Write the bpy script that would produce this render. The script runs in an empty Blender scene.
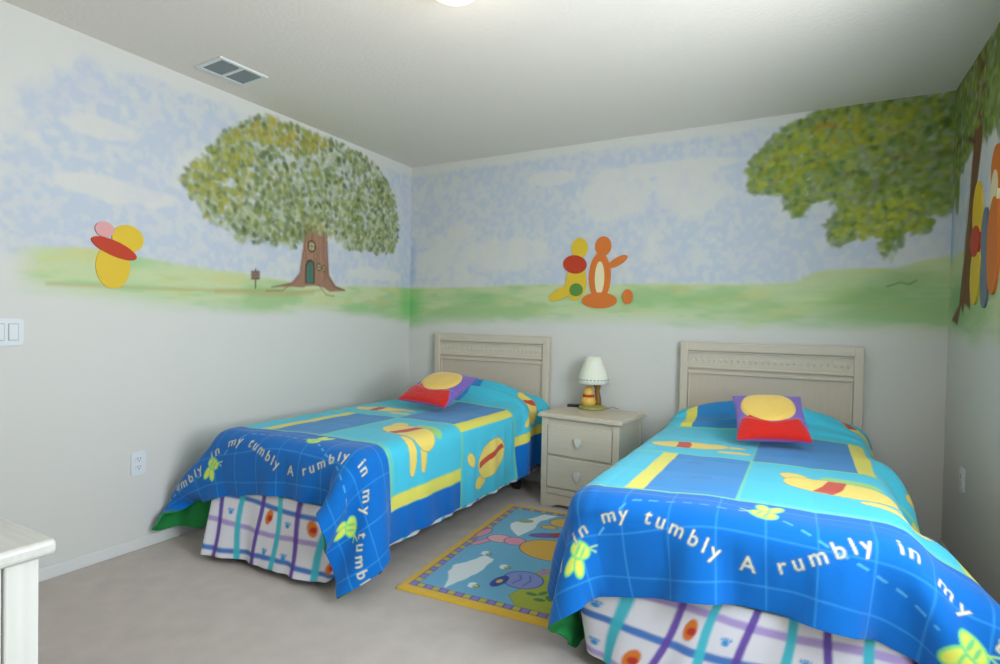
import bpy, bmesh, math, random
import numpy as np
from math import pi, sin, cos, radians
from mathutils import Vector, Matrix

scene = bpy.context.scene
COL = scene.collection

# ------------------------------------------------------------------ camera
ROOM_W, ROOM_H, FRONT = 3.575, 2.44, -3.84
YAW, PITCH, ROLL, FOC = 0.4975, -0.01722, 0.01928, 0.56102
cam_d = bpy.data.cameras.new('camera')
cam = bpy.data.objects.new('camera', cam_d)
COL.objects.link(cam)
cam_d.sensor_fit = 'HORIZONTAL'; cam_d.sensor_width = 36.0; cam_d.lens = 36.0*FOC
cam_d.clip_start = .01
cy_, sy_, cp_, sp_, cr_, sr_ = cos(YAW), sin(YAW), cos(PITCH), sin(PITCH), cos(ROLL), sin(ROLL)
fw = Vector((-sy_, cy_, 0)); rt = Vector((cy_, sy_, 0)); up = Vector((0, 0, 1))
fw2 = fw*cp_+up*sp_; up2 = up*cp_-fw*sp_
rt3 = rt*cr_+up2*sr_; up3 = up2*cr_-rt*sr_
M = Matrix((rt3, up3, -fw2)).transposed().to_4x4()
M.translation = Vector((2.90488, -3.75963, 1.16941))
cam.matrix_world = M
scene.camera = cam

# ------------------------------------------------------------------ light and exposure
scene.view_settings.view_transform = 'Standard'
scene.view_settings.look = 'None'
scene.view_settings.gamma = 1.0
scene.view_settings.use_curve_mapping = False
scene.view_settings.exposure = 0.17
world = bpy.data.worlds.new('daylight'); scene.world = world
world.use_nodes = True
bg = world.node_tree.nodes['Background']
bg.inputs['Color'].default_value = (.72, .85, 1.0, 1); bg.inputs['Strength'].default_value = 1.0

def area(name, loc, size, power, color, target):
    d = bpy.data.lights.new(name, 'AREA'); d.shape = 'RECTANGLE'
    d.size, d.size_y = size; d.energy = power; d.color = color
    o = bpy.data.objects.new(name, d); COL.objects.link(o); o.location = loc
    o.rotation_euler = (Vector(target)-Vector(loc)).to_track_quat('-Z', 'Y').to_euler()
    return o
WIN = (-3.25, -1.75, .85, 2.10)        # window in the right wall: y0, y1, z0, z1
area('window_daylight', (ROOM_W+.10, (WIN[0]+WIN[1])/2, (WIN[2]+WIN[3])/2), (1.2, 1.45), 66, (.74, .87, 1.0), (0, -2.2, .8))

# added fill lamp outside the window, aimed up to brighten the ceiling
area('ceiling_fill_light', (ROOM_W+.45, (WIN[0]+WIN[1])/2, .75), (1.0, 1.5), 60, (1.0, .955, .89), (1.6, -2.3, 2.44))

# ------------------------------------------------------------------ helpers
def lin(c):
    c = np.asarray(c, float)
    if c.max() > 1.0001: c = c/255.
    return np.where(c <= .04045, c/12.92, ((c+.055)/1.055)**2.4)
def L4(c): return tuple(lin(c))+(1.0,)

def new_mat(name, color=(200, 200, 200), rough=.6, spec=.3, bump=0, bscale=200, var=0, vscale=8, attr=None, metal=0, emit=None, sheen=0, bdetail=3, subs=0):
    m = bpy.data.materials.new(name); m.use_nodes = True
    nt = m.node_tree; b = nt.nodes['Principled BSDF']
    b.inputs['Roughness'].default_value = rough
    b.inputs['Specular IOR Level'].default_value = spec
    b.inputs['Metallic'].default_value = metal
    b.inputs['Sheen Weight'].default_value = sheen
    b.inputs['Subsurface Weight'].default_value = subs
    if subs: b.inputs['Subsurface Scale'].default_value = .02
    tc = nt.nodes.new('ShaderNodeTexCoord')
    if attr:
        a = nt.nodes.new('ShaderNodeAttribute'); a.attribute_name = attr; src = a.outputs['Color']
    else:
        r = nt.nodes.new('ShaderNodeRGB'); r.outputs[0].default_value = L4(color); src = r.outputs[0]
    if var:
        n = nt.nodes.new('ShaderNodeTexNoise'); n.inputs['Scale'].default_value = vscale; n.inputs['Detail'].default_value = 5
        nt.links.new(tc.outputs['Object'], n.inputs['Vector'])
        mr = nt.nodes.new('ShaderNodeMapRange'); mr.inputs['From Min'].default_value = .3; mr.inputs['From Max'].default_value = .7
        mr.inputs['To Min'].default_value = 1-var; mr.inputs['To Max'].default_value = 1+var
        nt.links.new(n.outputs['Fac'], mr.inputs['Value'])
        mx = nt.nodes.new('ShaderNodeVectorMath'); mx.operation = 'SCALE'
        nt.links.new(src, mx.inputs[0]); nt.links.new(mr.outputs['Result'], mx.inputs['Scale'])
        src = mx.outputs['Vector']
    nt.links.new(src, b.inputs['Base Color'])
    if bump:
        n = nt.nodes.new('ShaderNodeTexNoise'); n.inputs['Scale'].default_value = bscale; n.inputs['Detail'].default_value = bdetail
        nt.links.new(tc.outputs['Object'], n.inputs['Vector'])
        bp = nt.nodes.new('ShaderNodeBump'); bp.inputs['Strength'].default_value = bump; bp.inputs['Distance'].default_value = .004
        nt.links.new(n.outputs['Fac'], bp.inputs['Height']); nt.links.new(bp.outputs['Normal'], b.inputs['Normal'])
    if emit:
        b.inputs['Emission Color'].default_value = L4(emit[0]); b.inputs['Emission Strength'].default_value = emit[1]
    return m

def wood_mat(name, color, var=.06, rough=.5, axis='Z'):
    m = new_mat(name, color, rough, .35)
    nt = m.node_tree; b = nt.nodes['Principled BSDF']
    tc = nt.nodes.new('ShaderNodeTexCoord'); mp = nt.nodes.new('ShaderNodeMapping')
    mp.inputs['Scale'].default_value = {'Z': (90, 90, 5), 'X': (5, 90, 90), 'Y': (90, 5, 90)}[axis]
    n = nt.nodes.new('ShaderNodeTexNoise'); n.inputs['Scale'].default_value = 1; n.inputs['Detail'].default_value = 4
    nt.links.new(tc.outputs['Object'], mp.inputs['Vector']); nt.links.new(mp.outputs['Vector'], n.inputs['Vector'])
    cr = nt.nodes.new('ShaderNodeValToRGB')
    c = np.array(color, float)
    cr.color_ramp.elements[0].position = .3; cr.color_ramp.elements[0].color = L4(c*(1-var))
    cr.color_ramp.elements[1].position = .7; cr.color_ramp.elements[1].color = L4(np.minimum(c*(1+var), 255))
    nt.links.new(n.outputs['Fac'], cr.inputs['Fac']); nt.links.new(cr.outputs['Color'], b.inputs['Base Color'])
    bp = nt.nodes.new('ShaderNodeBump'); bp.inputs['Strength'].default_value = .15; bp.inputs['Distance'].default_value = .002
    nt.links.new(n.outputs['Fac'], bp.inputs['Height']); nt.links.new(bp.outputs['Normal'], b.inputs['Normal'])
    return m

def link(name, me, mats, parent=None, smooth=False, loc=None):
    o = bpy.data.objects.new(name, me); COL.objects.link(o)
    for m in (mats if isinstance(mats, (list, tuple)) else [mats]): me.materials.append(m)
    if smooth:
        me.polygons.foreach_set('use_smooth', [True]*len(me.polygons))
    if parent is not None: o.parent = parent
    if loc is not None: o.location = loc
    return o

def obj(name, bm, mats, parent=None, smooth=False, loc=None, auto=None):
    me = bpy.data.meshes.new(name)
    bmesh.ops.recalc_face_normals(bm, faces=bm.faces)
    bm.to_mesh(me); bm.free()
    if auto is not None:
        me.polygons.foreach_set('use_smooth', [True]*len(me.polygons)); me.set_sharp_from_angle(angle=radians(auto))
    return link(name, me, mats, parent, smooth, loc)

def thing(name, label, cat, loc=(0, 0, 0), rotz=0, group=None):
    o = bpy.data.objects.new(name, None); COL.objects.link(o)
    o.location = loc; o.rotation_euler = (0, 0, rotz); o.empty_display_size = .05
    return tag(o, label, cat, group)
def tag(o, label, cat, group=None):
    o['label'] = label; o['category'] = cat
    if group: o['group'] = group
    return o
def struct(o): o['kind'] = 'structure'; return o

def box(bm, x0, x1, y0, y1, z0, z1, bev=0, seg=2):
    vs = [bm.verts.new(p) for p in [(x0,y0,z0),(x1,y0,z0),(x1,y1,z0),(x0,y1,z0),(x0,y0,z1),(x1,y0,z1),(x1,y1,z1),(x0,y1,z1)]]
    fs = [bm.faces.new([vs[i] for i in f]) for f in [(0,3,2,1),(4,5,6,7),(0,1,5,4),(1,2,6,5),(2,3,7,6),(3,0,4,7)]]
    if bev:
        es = set(e for f in fs for e in f.edges)
        bmesh.ops.bevel(bm, geom=list(es), offset=bev, segments=seg, affect='EDGES', profile=.5)
    return bm
def B(*a, **k): return box(bmesh.new(), *a, **k)
def lathe(bm, prof, n=48, c=(0, 0, 0), cap=True):
    rings = []
    for r, z in prof:
        rings.append([bm.verts.new((c[0]+r*cos(2*pi*i/n), c[1]+r*sin(2*pi*i/n), c[2]+z)) for i in range(n)])
    for a, b in zip(rings, rings[1:]):
        for i in range(n): bm.faces.new((a[i], a[(i+1) % n], b[(i+1) % n], b[i]))
    if cap:
        bm.faces.new(rings[0][::-1]); bm.faces.new(rings[-1])
    return bm
def tube(bm, pts, rad, n=10):
    pts = [Vector(p) for p in pts]; rings = []
    rads = rad if isinstance(rad, (list, tuple)) else [rad]*len(pts)
    side = None
    for i, p in enumerate(pts):
        t = (pts[min(i+1, len(pts)-1)]-pts[max(i-1, 0)]).normalized()
        if side is None: side = t.orthogonal().normalized()
        side = (side-t*side.dot(t)).normalized(); w = t.cross(side)
        rings.append([bm.verts.new(p+(side*cos(2*pi*k/n)+w*sin(2*pi*k/n))*rads[i]) for k in range(n)])
    for a, b in zip(rings, rings[1:]):
        for i in range(n): bm.faces.new((a[i], a[(i+1) % n], b[(i+1) % n], b[i]))
    bm.faces.new(rings[0][::-1]); bm.faces.new(rings[-1])
    return bm
def prism(bm, pts, fn, d0, d1, bev=0):
    """closed outline pts (u, v) pushed between depths d0 and d1; fn(u, v, d) -> xyz"""
    a = [bm.verts.new(fn(u, v, d0)) for u, v in pts]; b = [bm.verts.new(fn(u, v, d1)) for u, v in pts]
    n = len(pts); fs = [bm.faces.new(a[::-1]), bm.faces.new(b)]
    for i in range(n): bm.faces.new((a[i], a[(i+1) % n], b[(i+1) % n], b[i]))
    if bev: bmesh.ops.bevel(bm, geom=list(fs[1].edges), offset=bev, segments=2, affect='EDGES')
    return bm
def ell(cx, cy, rx, ry, rot=0, n=40, p=2.0):
    out = []
    for i in range(n):
        a = 2*pi*i/n; x = rx*abs(cos(a))**(2/p)*math.copysign(1, cos(a)); y = ry*abs(sin(a))**(2/p)*math.copysign(1, sin(a))
        out.append((cx+x*cos(rot)-y*sin(rot), cy+x*sin(rot)+y*cos(rot)))
    return out

# ---- a paint layer measured in metres, later read off at mesh points as a surface pattern
class Paint:
    def __init__(s, u0, u1, v0, v1, res, base):
        s.u0, s.v0, s.res = u0, v0, res
        s.w = int((u1-u0)/res)+2; s.h = int((v1-v0)/res)+2
        s.a = np.empty((s.h, s.w, 3), np.float32); s.a[:] = lin(base)
        s.m = None
    def grid(s, b=None):
        i0, i1, j0, j1 = b if b else (0, s.h, 0, s.w)
        U = s.u0+np.arange(j0, j1)*s.res; V = s.v0+np.arange(i0, i1)*s.res
        return np.meshgrid(U, V)
    def bbox(s, pts, pad=0):
        p = np.array(pts); lo = p.min(0)-pad; hi = p.max(0)+pad
        j0 = max(0, int((lo[0]-s.u0)/s.res)-1); j1 = min(s.w, int((hi[0]-s.u0)/s.res)+3)
        i0 = max(0, int((lo[1]-s.v0)/s.res)-1); i1 = min(s.h, int((hi[1]-s.v0)/s.res)+3)
        return (i0, i1, j0, j1) if i1 > i0 and j1 > j0 else None
    def mix(s, b, al, col):
        if b is None: return
        i0, i1, j0, j1 = b
        al = al[..., None].astype(np.float32); c = lin(col) if np.ndim(col) == 1 else col
        s.a[i0:i1, j0:j1] = s.a[i0:i1, j0:j1]*(1-al)+c*al
    def sd(s, pts, U, V):
        p = np.array(pts, float); q = np.roll(p, -1, 0)
        d = np.full(U.shape, 1e9); ins = np.zeros(U.shape, bool)
        for (x0, y0), (x1, y1) in zip(p, q):
            ex, ey = x1-x0, y1-y0; l2 = ex*ex+ey*ey+1e-12
            t = np.clip(((U-x0)*ex+(V-y0)*ey)/l2, 0, 1)
            d = np.minimum(d, (U-x0-t*ex)**2+(V-y0-t*ey)**2)
            c = ((y0 > V) != (y1 > V))
            if y1 != y0: ins ^= c & (U < (x1-x0)*(V-y0)/(y1-y0)+x0)
        return np.sqrt(d)*np.where(ins, -1, 1)
    def poly(s, pts, col, soft=None, al=1.0, rough=0):
        soft = soft or s.res; b = s.bbox(pts, soft+rough)
        if b is None: return
        U, V = s.grid(b); d = s.sd(pts, U, V)
        if rough: d = d+rough*(fbm(U, V, .09, 11)-.5)*2
        s.mix(b, np.clip(.5-d/soft, 0, 1)*al, col)
    def ellipse(s, cx, cy, rx, ry, col, rot=0, soft=None, al=1.0):
        soft = soft or s.res; r = max(rx, ry)+soft
        b = s.bbox([(cx-r, cy-r), (cx+r, cy+r)])
        if b is None: return
        U, V = s.grid(b); x = (U-cx)*cos(rot)+(V-cy)*sin(rot); y = -(U-cx)*sin(rot)+(V-cy)*cos(rot)
        k = np.sqrt((x/rx)**2+(y/ry)**2); d = (k-1)*min(rx, ry)
        s.mix(b, np.clip(.5-d/soft, 0, 1)*al, col)
    def line(s, pts, wd, col, soft=None, al=1.0, dash=None):
        soft = soft or s.res; b = s.bbox(pts, wd+soft)
        if b is None: return
        U, V = s.grid(b); d = np.full(U.shape, 1e9); acc = 0
        for (x0, y0), (x1, y1) in zip(pts, pts[1:]):
            ex, ey = x1-x0, y1-y0; l2 = ex*ex+ey*ey+1e-12
            t = np.clip(((U-x0)*ex+(V-y0)*ey)/l2, 0, 1)
            dd = np.sqrt((U-x0-t*ex)**2+(V-y0-t*ey)**2)
            if dash:
                along = acc+t*math.sqrt(l2); dd = np.where((along % dash) < dash*.55, dd, 1e9)
            d = np.minimum(d, dd); acc += math.sqrt(l2)
        s.mix(b, np.clip(.5-(d-wd/2)/soft, 0, 1)*al, col)
    def rect(s, u0, u1, v0, v1, col, soft=None, al=1.0): s.poly([(u0, v0), (u1, v0), (u1, v1), (u0, v1)], col, soft, al)
    def glyph(s, ch, cx, cy, size, rot, col, bold=0):
        tris, w = glyph_tris(ch); ca, sa = cos(rot), sin(rot)
        for T in tris:
            P = [((x-w/2)*size, y*size) for x, y in T]
            P = [(cx+x*ca-y*sa, cy+x*sa+y*ca) for x, y in P]
            b = s.bbox(P, s.res*2)
            if b is None: continue
            U, V = s.grid(b)
            if s.m is None: s.m = np.full((s.h, s.w), 9., np.float32)
            i0, i1, j0, j1 = b
            s.m[i0:i1, j0:j1] = np.minimum(s.m[i0:i1, j0:j1], s.sd(P, U, V))
    def flush(s, col, bold=0, outline=None, ow=0):
        if s.m is None: return
        b = (0, s.h, 0, s.w)
        if outline is not None: s.mix(b, np.clip(.5-(s.m-bold-ow)/s.res, 0, 1), outline)
        s.mix(b, np.clip(.5-(s.m-bold)/s.res, 0, 1), col); s.m = None
    def at(s, U, V):
        x = np.clip((U-s.u0)/s.res, 0, s.w-1.001); y = np.clip((V-s.v0)/s.res, 0, s.h-1.001)
        j = x.astype(int); i = y.astype(int); fx = (x-j)[..., None]; fy = (y-i)[..., None]
        return (s.a[i, j]*(1-fx)+s.a[i, j+1]*fx)*(1-fy)+(s.a[i+1, j]*(1-fx)+s.a[i+1, j+1]*fx)*fy

_nz = {}
def vnoise(U, V, scale, seed):
    if seed not in _nz: _nz[seed] = np.random.RandomState(seed).rand(128, 128)
    g = _nz[seed]; x = U/scale+1000; y = V/scale+1000
    i = np.floor(x).astype(int); j = np.floor(y).astype(int); fx = x-i; fy = y-j
    fx = fx*fx*(3-2*fx); fy = fy*fy*(3-2*fy)
    a = g[i % 128, j % 128]; b = g[(i+1) % 128, j % 128]; c = g[i % 128, (j+1) % 128]; d = g[(i+1) % 128, (j+1) % 128]
    return (a*(1-fx)+b*fx)*(1-fy)+(c*(1-fx)+d*fx)*fy
def fbm(U, V, scale, seed, oct=4):
    r = 0; w = 0
    for k in range(oct): r = r+vnoise(U, V, scale/2**k, seed+k)*.55**k; w += .55**k
    return r/w
def sstep(a, b, x):
    t = np.clip((x-a)/(b-a), 0, 1); return t*t*(3-2*t)

_gl = {}
def glyph_tris(ch):
    if ch in _gl: return _gl[ch]
    cu = bpy.data.curves.new('lettering', 'FONT'); cu.body = ch
    o = bpy.data.objects.new('lettering', cu); COL.objects.link(o)
    dg = bpy.context.evaluated_depsgraph_get(); dg.update()
    me = bpy.data.meshes.new_from_object(o.evaluated_get(dg))
    me.calc_loop_triangles()
    vs = [tuple(v.co[:2]) for v in me.vertices]
    tr = [[vs[i] for i in t.vertices] for t in me.loop_triangles]
    w = max([v[0] for v in vs], default=.3)
    bpy.data.objects.remove(o); bpy.data.curves.remove(cu); bpy.data.meshes.remove(me)
    _gl[ch] = (tr, w); return _gl[ch]

def grid_mesh(name, P, colors=None, keep=None, extra=None):
    """P (n, m, 3) points -> quads; colours per point; keep(i, j) masks cells; extra=(verts, faces, mat index)"""
    n, m = P.shape[:2]
    V = P.reshape(-1, 3)
    i, j = np.mgrid[0:n-1, 0:m-1]
    F = np.stack([i*m+j, i*m+j+1, (i+1)*m+j+1, (i+1)*m+j], -1)
    F = F[keep] if keep is not None else F.reshape(-1, 4)
    mi = np.zeros(len(F), np.int32)
    if extra is not None:
        ev, ef, em = extra
        F = np.vstack([F, ef+len(V)]); mi = np.concatenate([mi, np.full(len(ef), em, np.int32)]); 
        nv = len(V); V = np.vstack([V, ev])
        if colors is not None: colors = np.vstack([colors.reshape(-1, 3), np.ones((len(ev), 3))*.3])
    me = bpy.data.meshes.new(name)
    me.vertices.add(len(V)); me.vertices.foreach_set('co', V.astype(np.float32).ravel())
    me.loops.add(len(F)*4); me.loops.foreach_set('vertex_index', F.astype(np.int32).ravel())
    me.polygons.add(len(F)); me.polygons.foreach_set('loop_start', np.arange(len(F), dtype=np.int32)*4)
    me.polygons.foreach_set('material_index', mi)
    me.update(calc_edges=True)
    if colors is not None:
        ca = me.color_attributes.new('pattern', 'FLOAT_COLOR', 'POINT')
        c4 = np.ones((len(V), 4), np.float32); c4[:, :3] = colors.reshape(-1, 3)
        ca.data.foreach_set('color', c4.ravel())
    me.polygons.foreach_set('use_smooth', np.ones(len(F), bool))
    return me

# ------------------------------------------------------------------ the setting
WALL = (213, 211, 204)
m_paint = new_mat('wall_paint', WALL, .75, .2, bump=.12, bscale=160, attr='pattern')
m_plain = new_mat('plain_wall_paint', WALL, .75, .2, bump=.12, bscale=160)
m_ceil = new_mat('ceiling_texture', (232, 224, 214), .9, .1, bump=.55, bscale=55, bdetail=6)
m_trim = new_mat('white_trim', (218, 218, 214), .45, .35)
m_carpet = new_mat('carpet', (197, 184, 173), .95, .05, bump=.9, bscale=420, var=.07, vscale=9, sheen=.25)

struct(obj('floor', B(0-.1, ROOM_W+.1, FRONT-.1, .1, -.1, 0), m_carpet))
struct(obj('ceiling', B(-.1, ROOM_W+.1, FRONT-.1, .1, ROOM_H, ROOM_H+.1), m_ceil))

rs = np.random.RandomState(7)
def foliage(p, poly, n, size, cols, base, basea=.6, seed=3, thin=.35, zcut=None):
    """sponge-painted leaves inside an outline"""
    b = p.bbox(poly, .05); U, V = p.grid(b); d = p.sd(poly, U, V)
    nz = fbm(U, V, .10, seed); cov = np.clip(.5-(d+.03*(nz-.5)*4)/.03, 0, 1)*np.clip((nz-thin)*9, .35, 1)
    p.mix(b, cov*basea, base)
    P = np.array(poly); lo, hi = P.min(0), P.max(0); r = np.random.RandomState(seed)
    C = lo+(hi-lo)*r.rand(n*2, 2); C = C[p.sd(poly, C[:, 0], C[:, 1]) < .015][:n]
    for k, (x, y) in enumerate(C):
        f = (y-lo[1])/(hi[1]-lo[1])
        c = cols[r.randint(len(cols))]; c = np.clip(np.array(c)+r.randint(-14, 15), 0, 255)
        p.ellipse(x, y, size*r.uniform(.6, 1.3), size*r.uniform(.45, .95), c, r.uniform(0, pi), soft=.012, al=r.uniform(.35, .85))

def sky(p, top, left=None, grass=1.46, seed=21, cloud=(), strength=1.0, right=None):
    b = (0, p.h, 0, p.w); U, V = p.grid(b)
    n1 = fbm(U, V, .5, seed); n2 = fbm(U, V, .10, seed+9); n3 = fbm(U, V, .035, seed+31)
    m = sstep(.24, .56, n1*.65+n2*.35)
    for cx, cy, rx, ry in cloud:
        q = ((U-cx)/rx)**2+((V-cy)/ry)**2+(n2-.5)*1.1
        m = m*sstep(.55, 1.25, q)
    m = (m*.8+.12)*(.5+.9*sstep(.35, .7, n3))
    e = sstep(0, .05, top-V+.04*(n2-.5))*sstep(-.08, .03, V-grass)
    if left is not None: e = e*sstep(-.04, .14, left(U, V)+.25*(n2-.5))
    m = np.clip(m*e*strength, 0, 1)
    mixc = lin((186, 197, 209))*(1-n3[..., None]*.5)+lin((190, 194, 206))*n3[..., None]*.5
    p.mix(b, np.clip(m*.9, 0, 1), mixc)
    # lavender mottling in the paint
    p.mix(b, np.clip(sstep(.5, .7, n2)*e*.22, 0, 1), (198, 196, 212))

def grass(p, topf, botf, seed=41, left=None, patches=()):
    b = (0, p.h, 0, p.w); U, V = p.grid(b)
    n1 = fbm(U*.45, V*1.6, .22, seed); n2 = fbm(U*.35, V*2.5, .07, seed+5)
    T = topf(U); Bt = botf(U); f = (V-Bt)/(T-Bt)
    e = sstep(0, .025, T-V+.02*(n2-.5))*sstep(-.06, .38, f+.28*(n1-.5))
    if left is not None: e = e*sstep(0, .14, left(U, V)+.1*(n1-.5))
    c = lin((186, 206, 146))*(1-f[..., None].clip(0, 1))*1.0+lin((194, 206, 142))*f[..., None].clip(0, 1)
    p.mix(b, e*.78, c)
    k = sstep(.45, .68, n1)*e; p.mix(b, k*.62, (146, 184, 124))
    k = sstep(.52, .72, n2)*sstep(.9, .5, f)*e; p.mix(b, k*.55, (150, 196, 138))
    k = sstep(.55, .7, fbm(U*.5, V*2, .12, seed+13))*e*sstep(.2, .5, f); p.mix(b, k*.4, (206, 196, 120))
    for x, y, rx, ry, c2, a in patches:
        q = np.exp(-((U-x)/rx)**2-((V-y)/ry)**2)*sstep(.3, .6, n1+.15)
        p.mix(b, np.clip(q*e*a, 0, 1), c2)

MR = .006
# left wall: sky, hill, big oak with a door, signpost
pl = Paint(FRONT, 0, 1.0, ROOM_H, MR, WALL)
lf = lambda U, V: np.minimum(U+2.80-.36*sstep(1.9, 2.4, V), .5)
sky(pl, 2.385, lf, 1.44, 21, [(-2.25, 1.76, .30, .06), (-1.80, 1.92, .20, .16), (-.42, 1.52, .28, .05), (-2.35, 2.04, .18, .05)])
ptop = lambda U: 1.455+.03*np.exp(-((U+2.35)/.25)**2)-.045*np.exp(-((U+1.0)/.6)**2)
pbot = lambda U: 1.19-.07*sstep(-.5, 0, U)+.05*sstep(-2.3, -2.65, U)
grass(pl, ptop, pbot, 41, lambda U, V: U+2.71, [(-2.2, 1.36, .12, .12, (140, 196, 140), .8), (-.05, 1.3, .10, .3, (120, 190, 110), .8), (-2.5, 1.42, .18, .05, (190, 206, 110), .5)])
pl.line([(-2.55, 1.30), (-2.1, 1.308), (-1.75, 1.318), (-1.48, 1.334), (-1.2, 1.34), (-.98, 1.366)], .012, (176, 160, 96), soft=.02, al=.7)
pl.line([(-1.75, 1.312), (-1.3, 1.318), (-1.05, 1.345)], .02, (180, 158, 100), soft=.03, al=.6)
bark, barkd = (158, 120, 98), (116, 82, 68)
pl.poly([(-1.13, 1.85), (-1.142, 1.625), (-1.16, 1.47), (-1.22, 1.40), (-1.36, 1.362), (-1.22, 1.373), (-1.14, 1.372), (-1.10, 1.385), (-1.03, 1.392), (-.96, 1.385), (-.90, 1.358), (-.86, 1.362), (-.74, 1.375), (-.84, 1.40), (-.905, 1.47), (-.93, 1.65), (-.92, 1.87)], bark, soft=.01)
for k in range(60):
    x = -1.13+.2*rs.rand(); z = 1.40+.4*rs.rand(); l = .05+.1*rs.rand()
    pl.line([(x, z), (x+.01*(rs.rand()-.5), z+l)], .006, barkd if rs.rand() < .55 else (184, 144, 116), soft=.008, al=.55)
pl.line([(-.93, 1.70), (-.915, 1.47), (-.86, 1.40), (-.76, 1.378)], .012, barkd, soft=.01, al=.8)
pl.line([(-1.14, 1.6), (-1.165, 1.46), (-1.23, 1.395), (-1.38, 1.36)], .01, barkd, soft=.01, al=.7)
pl.line([(-1.17, 1.43), (-1.30, 1.345), (-1.42, 1.335)], .010, (150, 104, 70), soft=.01, al=.7)
pl.line([(-1.0, 1.40), (-.93, 1.335), (-.86, 1.33)], .010, (150, 104, 70), soft=.01, al=.7)
pl.poly([(-1.115, 1.40), (-1.118, 1.52), (-1.10, 1.556), (-1.07, 1.565), (-1.045, 1.55), (-1.037, 1.51), (-1.037, 1.405)], (70, 52, 44), soft=.006)
pl.poly([(-1.106, 1.405), (-1.108, 1.515), (-1.093, 1.543), (-1.07, 1.552), (-1.052, 1.54), (-1.047, 1.505), (-1.047, 1.408)], (84, 118, 102), soft=.006)
pl.line([(-1.077, 1.41), (-1.077, 1.54)], .004, (40, 76, 66), al=.7)
for cx, cz, r in ((-1.066, 1.652, .040), (-1.0, 1.520, .026), (-.955, 1.515, .022)):
    pl.ellipse(cx, cz, r*.9, r, (74, 52, 42), soft=.006); pl.ellipse(cx, cz, r*.62, r*.74, (186, 178, 128), soft=.006)
    pl.line([(cx, cz-r*.7), (cx, cz+r*.7)], .005, (74, 52, 42)); pl.line([(cx-r*.6, cz), (cx+r*.6, cz)], .005, (74, 52, 42))
oak = [(-1.954, 1.886), (-1.859, 2.025), (-1.775, 2.127), (-1.665, 2.241), (-1.447, 2.384), (-1.14, 2.410), (-.884, 2.40), (-.594, 2.375), (-.434, 2.33), (-.259, 2.191), (-.188, 2.033), (-.16, 1.90), (-.205, 1.76), (-.26, 1.71), (-.419, 1.690), (-.56, 1.70), (-.729, 1.690), (-.90, 1.75), (-1.10, 1.77), (-1.16, 1.68), (-1.245, 1.612), (-1.41, 1.636), (-1.586, 1.612), (-1.704, 1.678), (-1.835, 1.736), (-1.918, 1.837)]
G = [(104, 122, 66), (126, 140, 74), (152, 152, 68), (90, 108, 68), (138, 150, 100), (172, 178, 130), (120, 132, 88), (78, 98, 64), (152, 162, 94), (178, 182, 150)]
foliage(pl, oak, 2600, .020, G, (158, 170, 120), .62, 3, .40)
top_oak = [(-1.66, 2.2), (-1.45, 2.37), (-1.14, 2.40), (-.95, 2.38), (-1.1, 2.25), (-1.45, 2.24)]
foliage(pl, [(-1.95, 1.88), (-1.8, 2.1), (-1.6, 2.25), (-1.5, 2.1), (-1.6, 1.9), (-1.7, 1.75)], 130, .018, [(170, 164, 60), (158, 160, 80)], (150, 150, 70), .0, 9)
foliage(pl, top_oak, 90, .02, [(176, 160, 58), (160, 152, 56)], (150, 150, 70), .1, 8)
pl.line([(-1.499, 1.347), (-1.499, 1.46)], .009, (104, 84, 70), soft=.006)
pl.poly([(-1.53, 1.448), (-1.47, 1.454), (-1.469, 1.399), (-1.529, 1.395)], (120, 92, 84), soft=.006)
pl.line([(-1.522, 1.432), (-1.478, 1.436)], .004, (190, 176, 150), al=.6); pl.line([(-1.522, 1.415), (-1.478, 1.418)], .004, (190, 176, 150), al=.6)

# back wall: sky with clouds, hills, boughs of the corner tree
pb = Paint(0, ROOM_W, 1.0, ROOM_H, MR, WALL)
sky(pb, 2.392, None, 1.45, 77, [(.85, 1.68, .42, .13), (1.75, 2.03, .30, .15), (2.22, 2.04, .24, .17), (1.27, 2.22, .22, .06), (.25, 1.66, .28, .10), (2.0, 2.2, .5, .05)])
btop = lambda U: np.interp(U, [0, .5, .92, 1.86, 2.66, 2.80, 2.87, 2.96, 3.12, 3.33, 3.47, 3.58], [1.45, 1.45, 1.462, 1.459, 1.446, 1.45, 1.46, 1.51, 1.529, 1.52, 1.566, 1.589])
bbot = lambda U: 1.15-.05*np.exp(-(U/.15)**2)-.05*sstep(3.2, 3.5, U)
grass(pb, btop, bbot, 57, None, [(0.02, 1.3, .12, .2, (124, 192, 116), .9), (3.2, 1.36, .35, .10, (120, 168, 106), .7), (2.0, 1.33, .6, .05, (140, 188, 120), .5), (3.4, 1.48, .15, .08, (116, 160, 92), .5), (.6, 1.36, .3, .05, (128, 184, 116), .5)])
pb.line([(2.60, 1.19), (2.9, 1.30), (3.15, 1.42)], .05, (196, 208, 140), soft=.09, al=.5)
pb.line([(3.30, 1.41), (3.36, 1.43), (3.40, 1.42), (3.43, 1.44)], .008, (86, 112, 70), al=.7)
pb.line([(.02, 1.5), (.03, 1.75)], .05, (120, 160, 205), soft=.06, al=.45)
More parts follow.
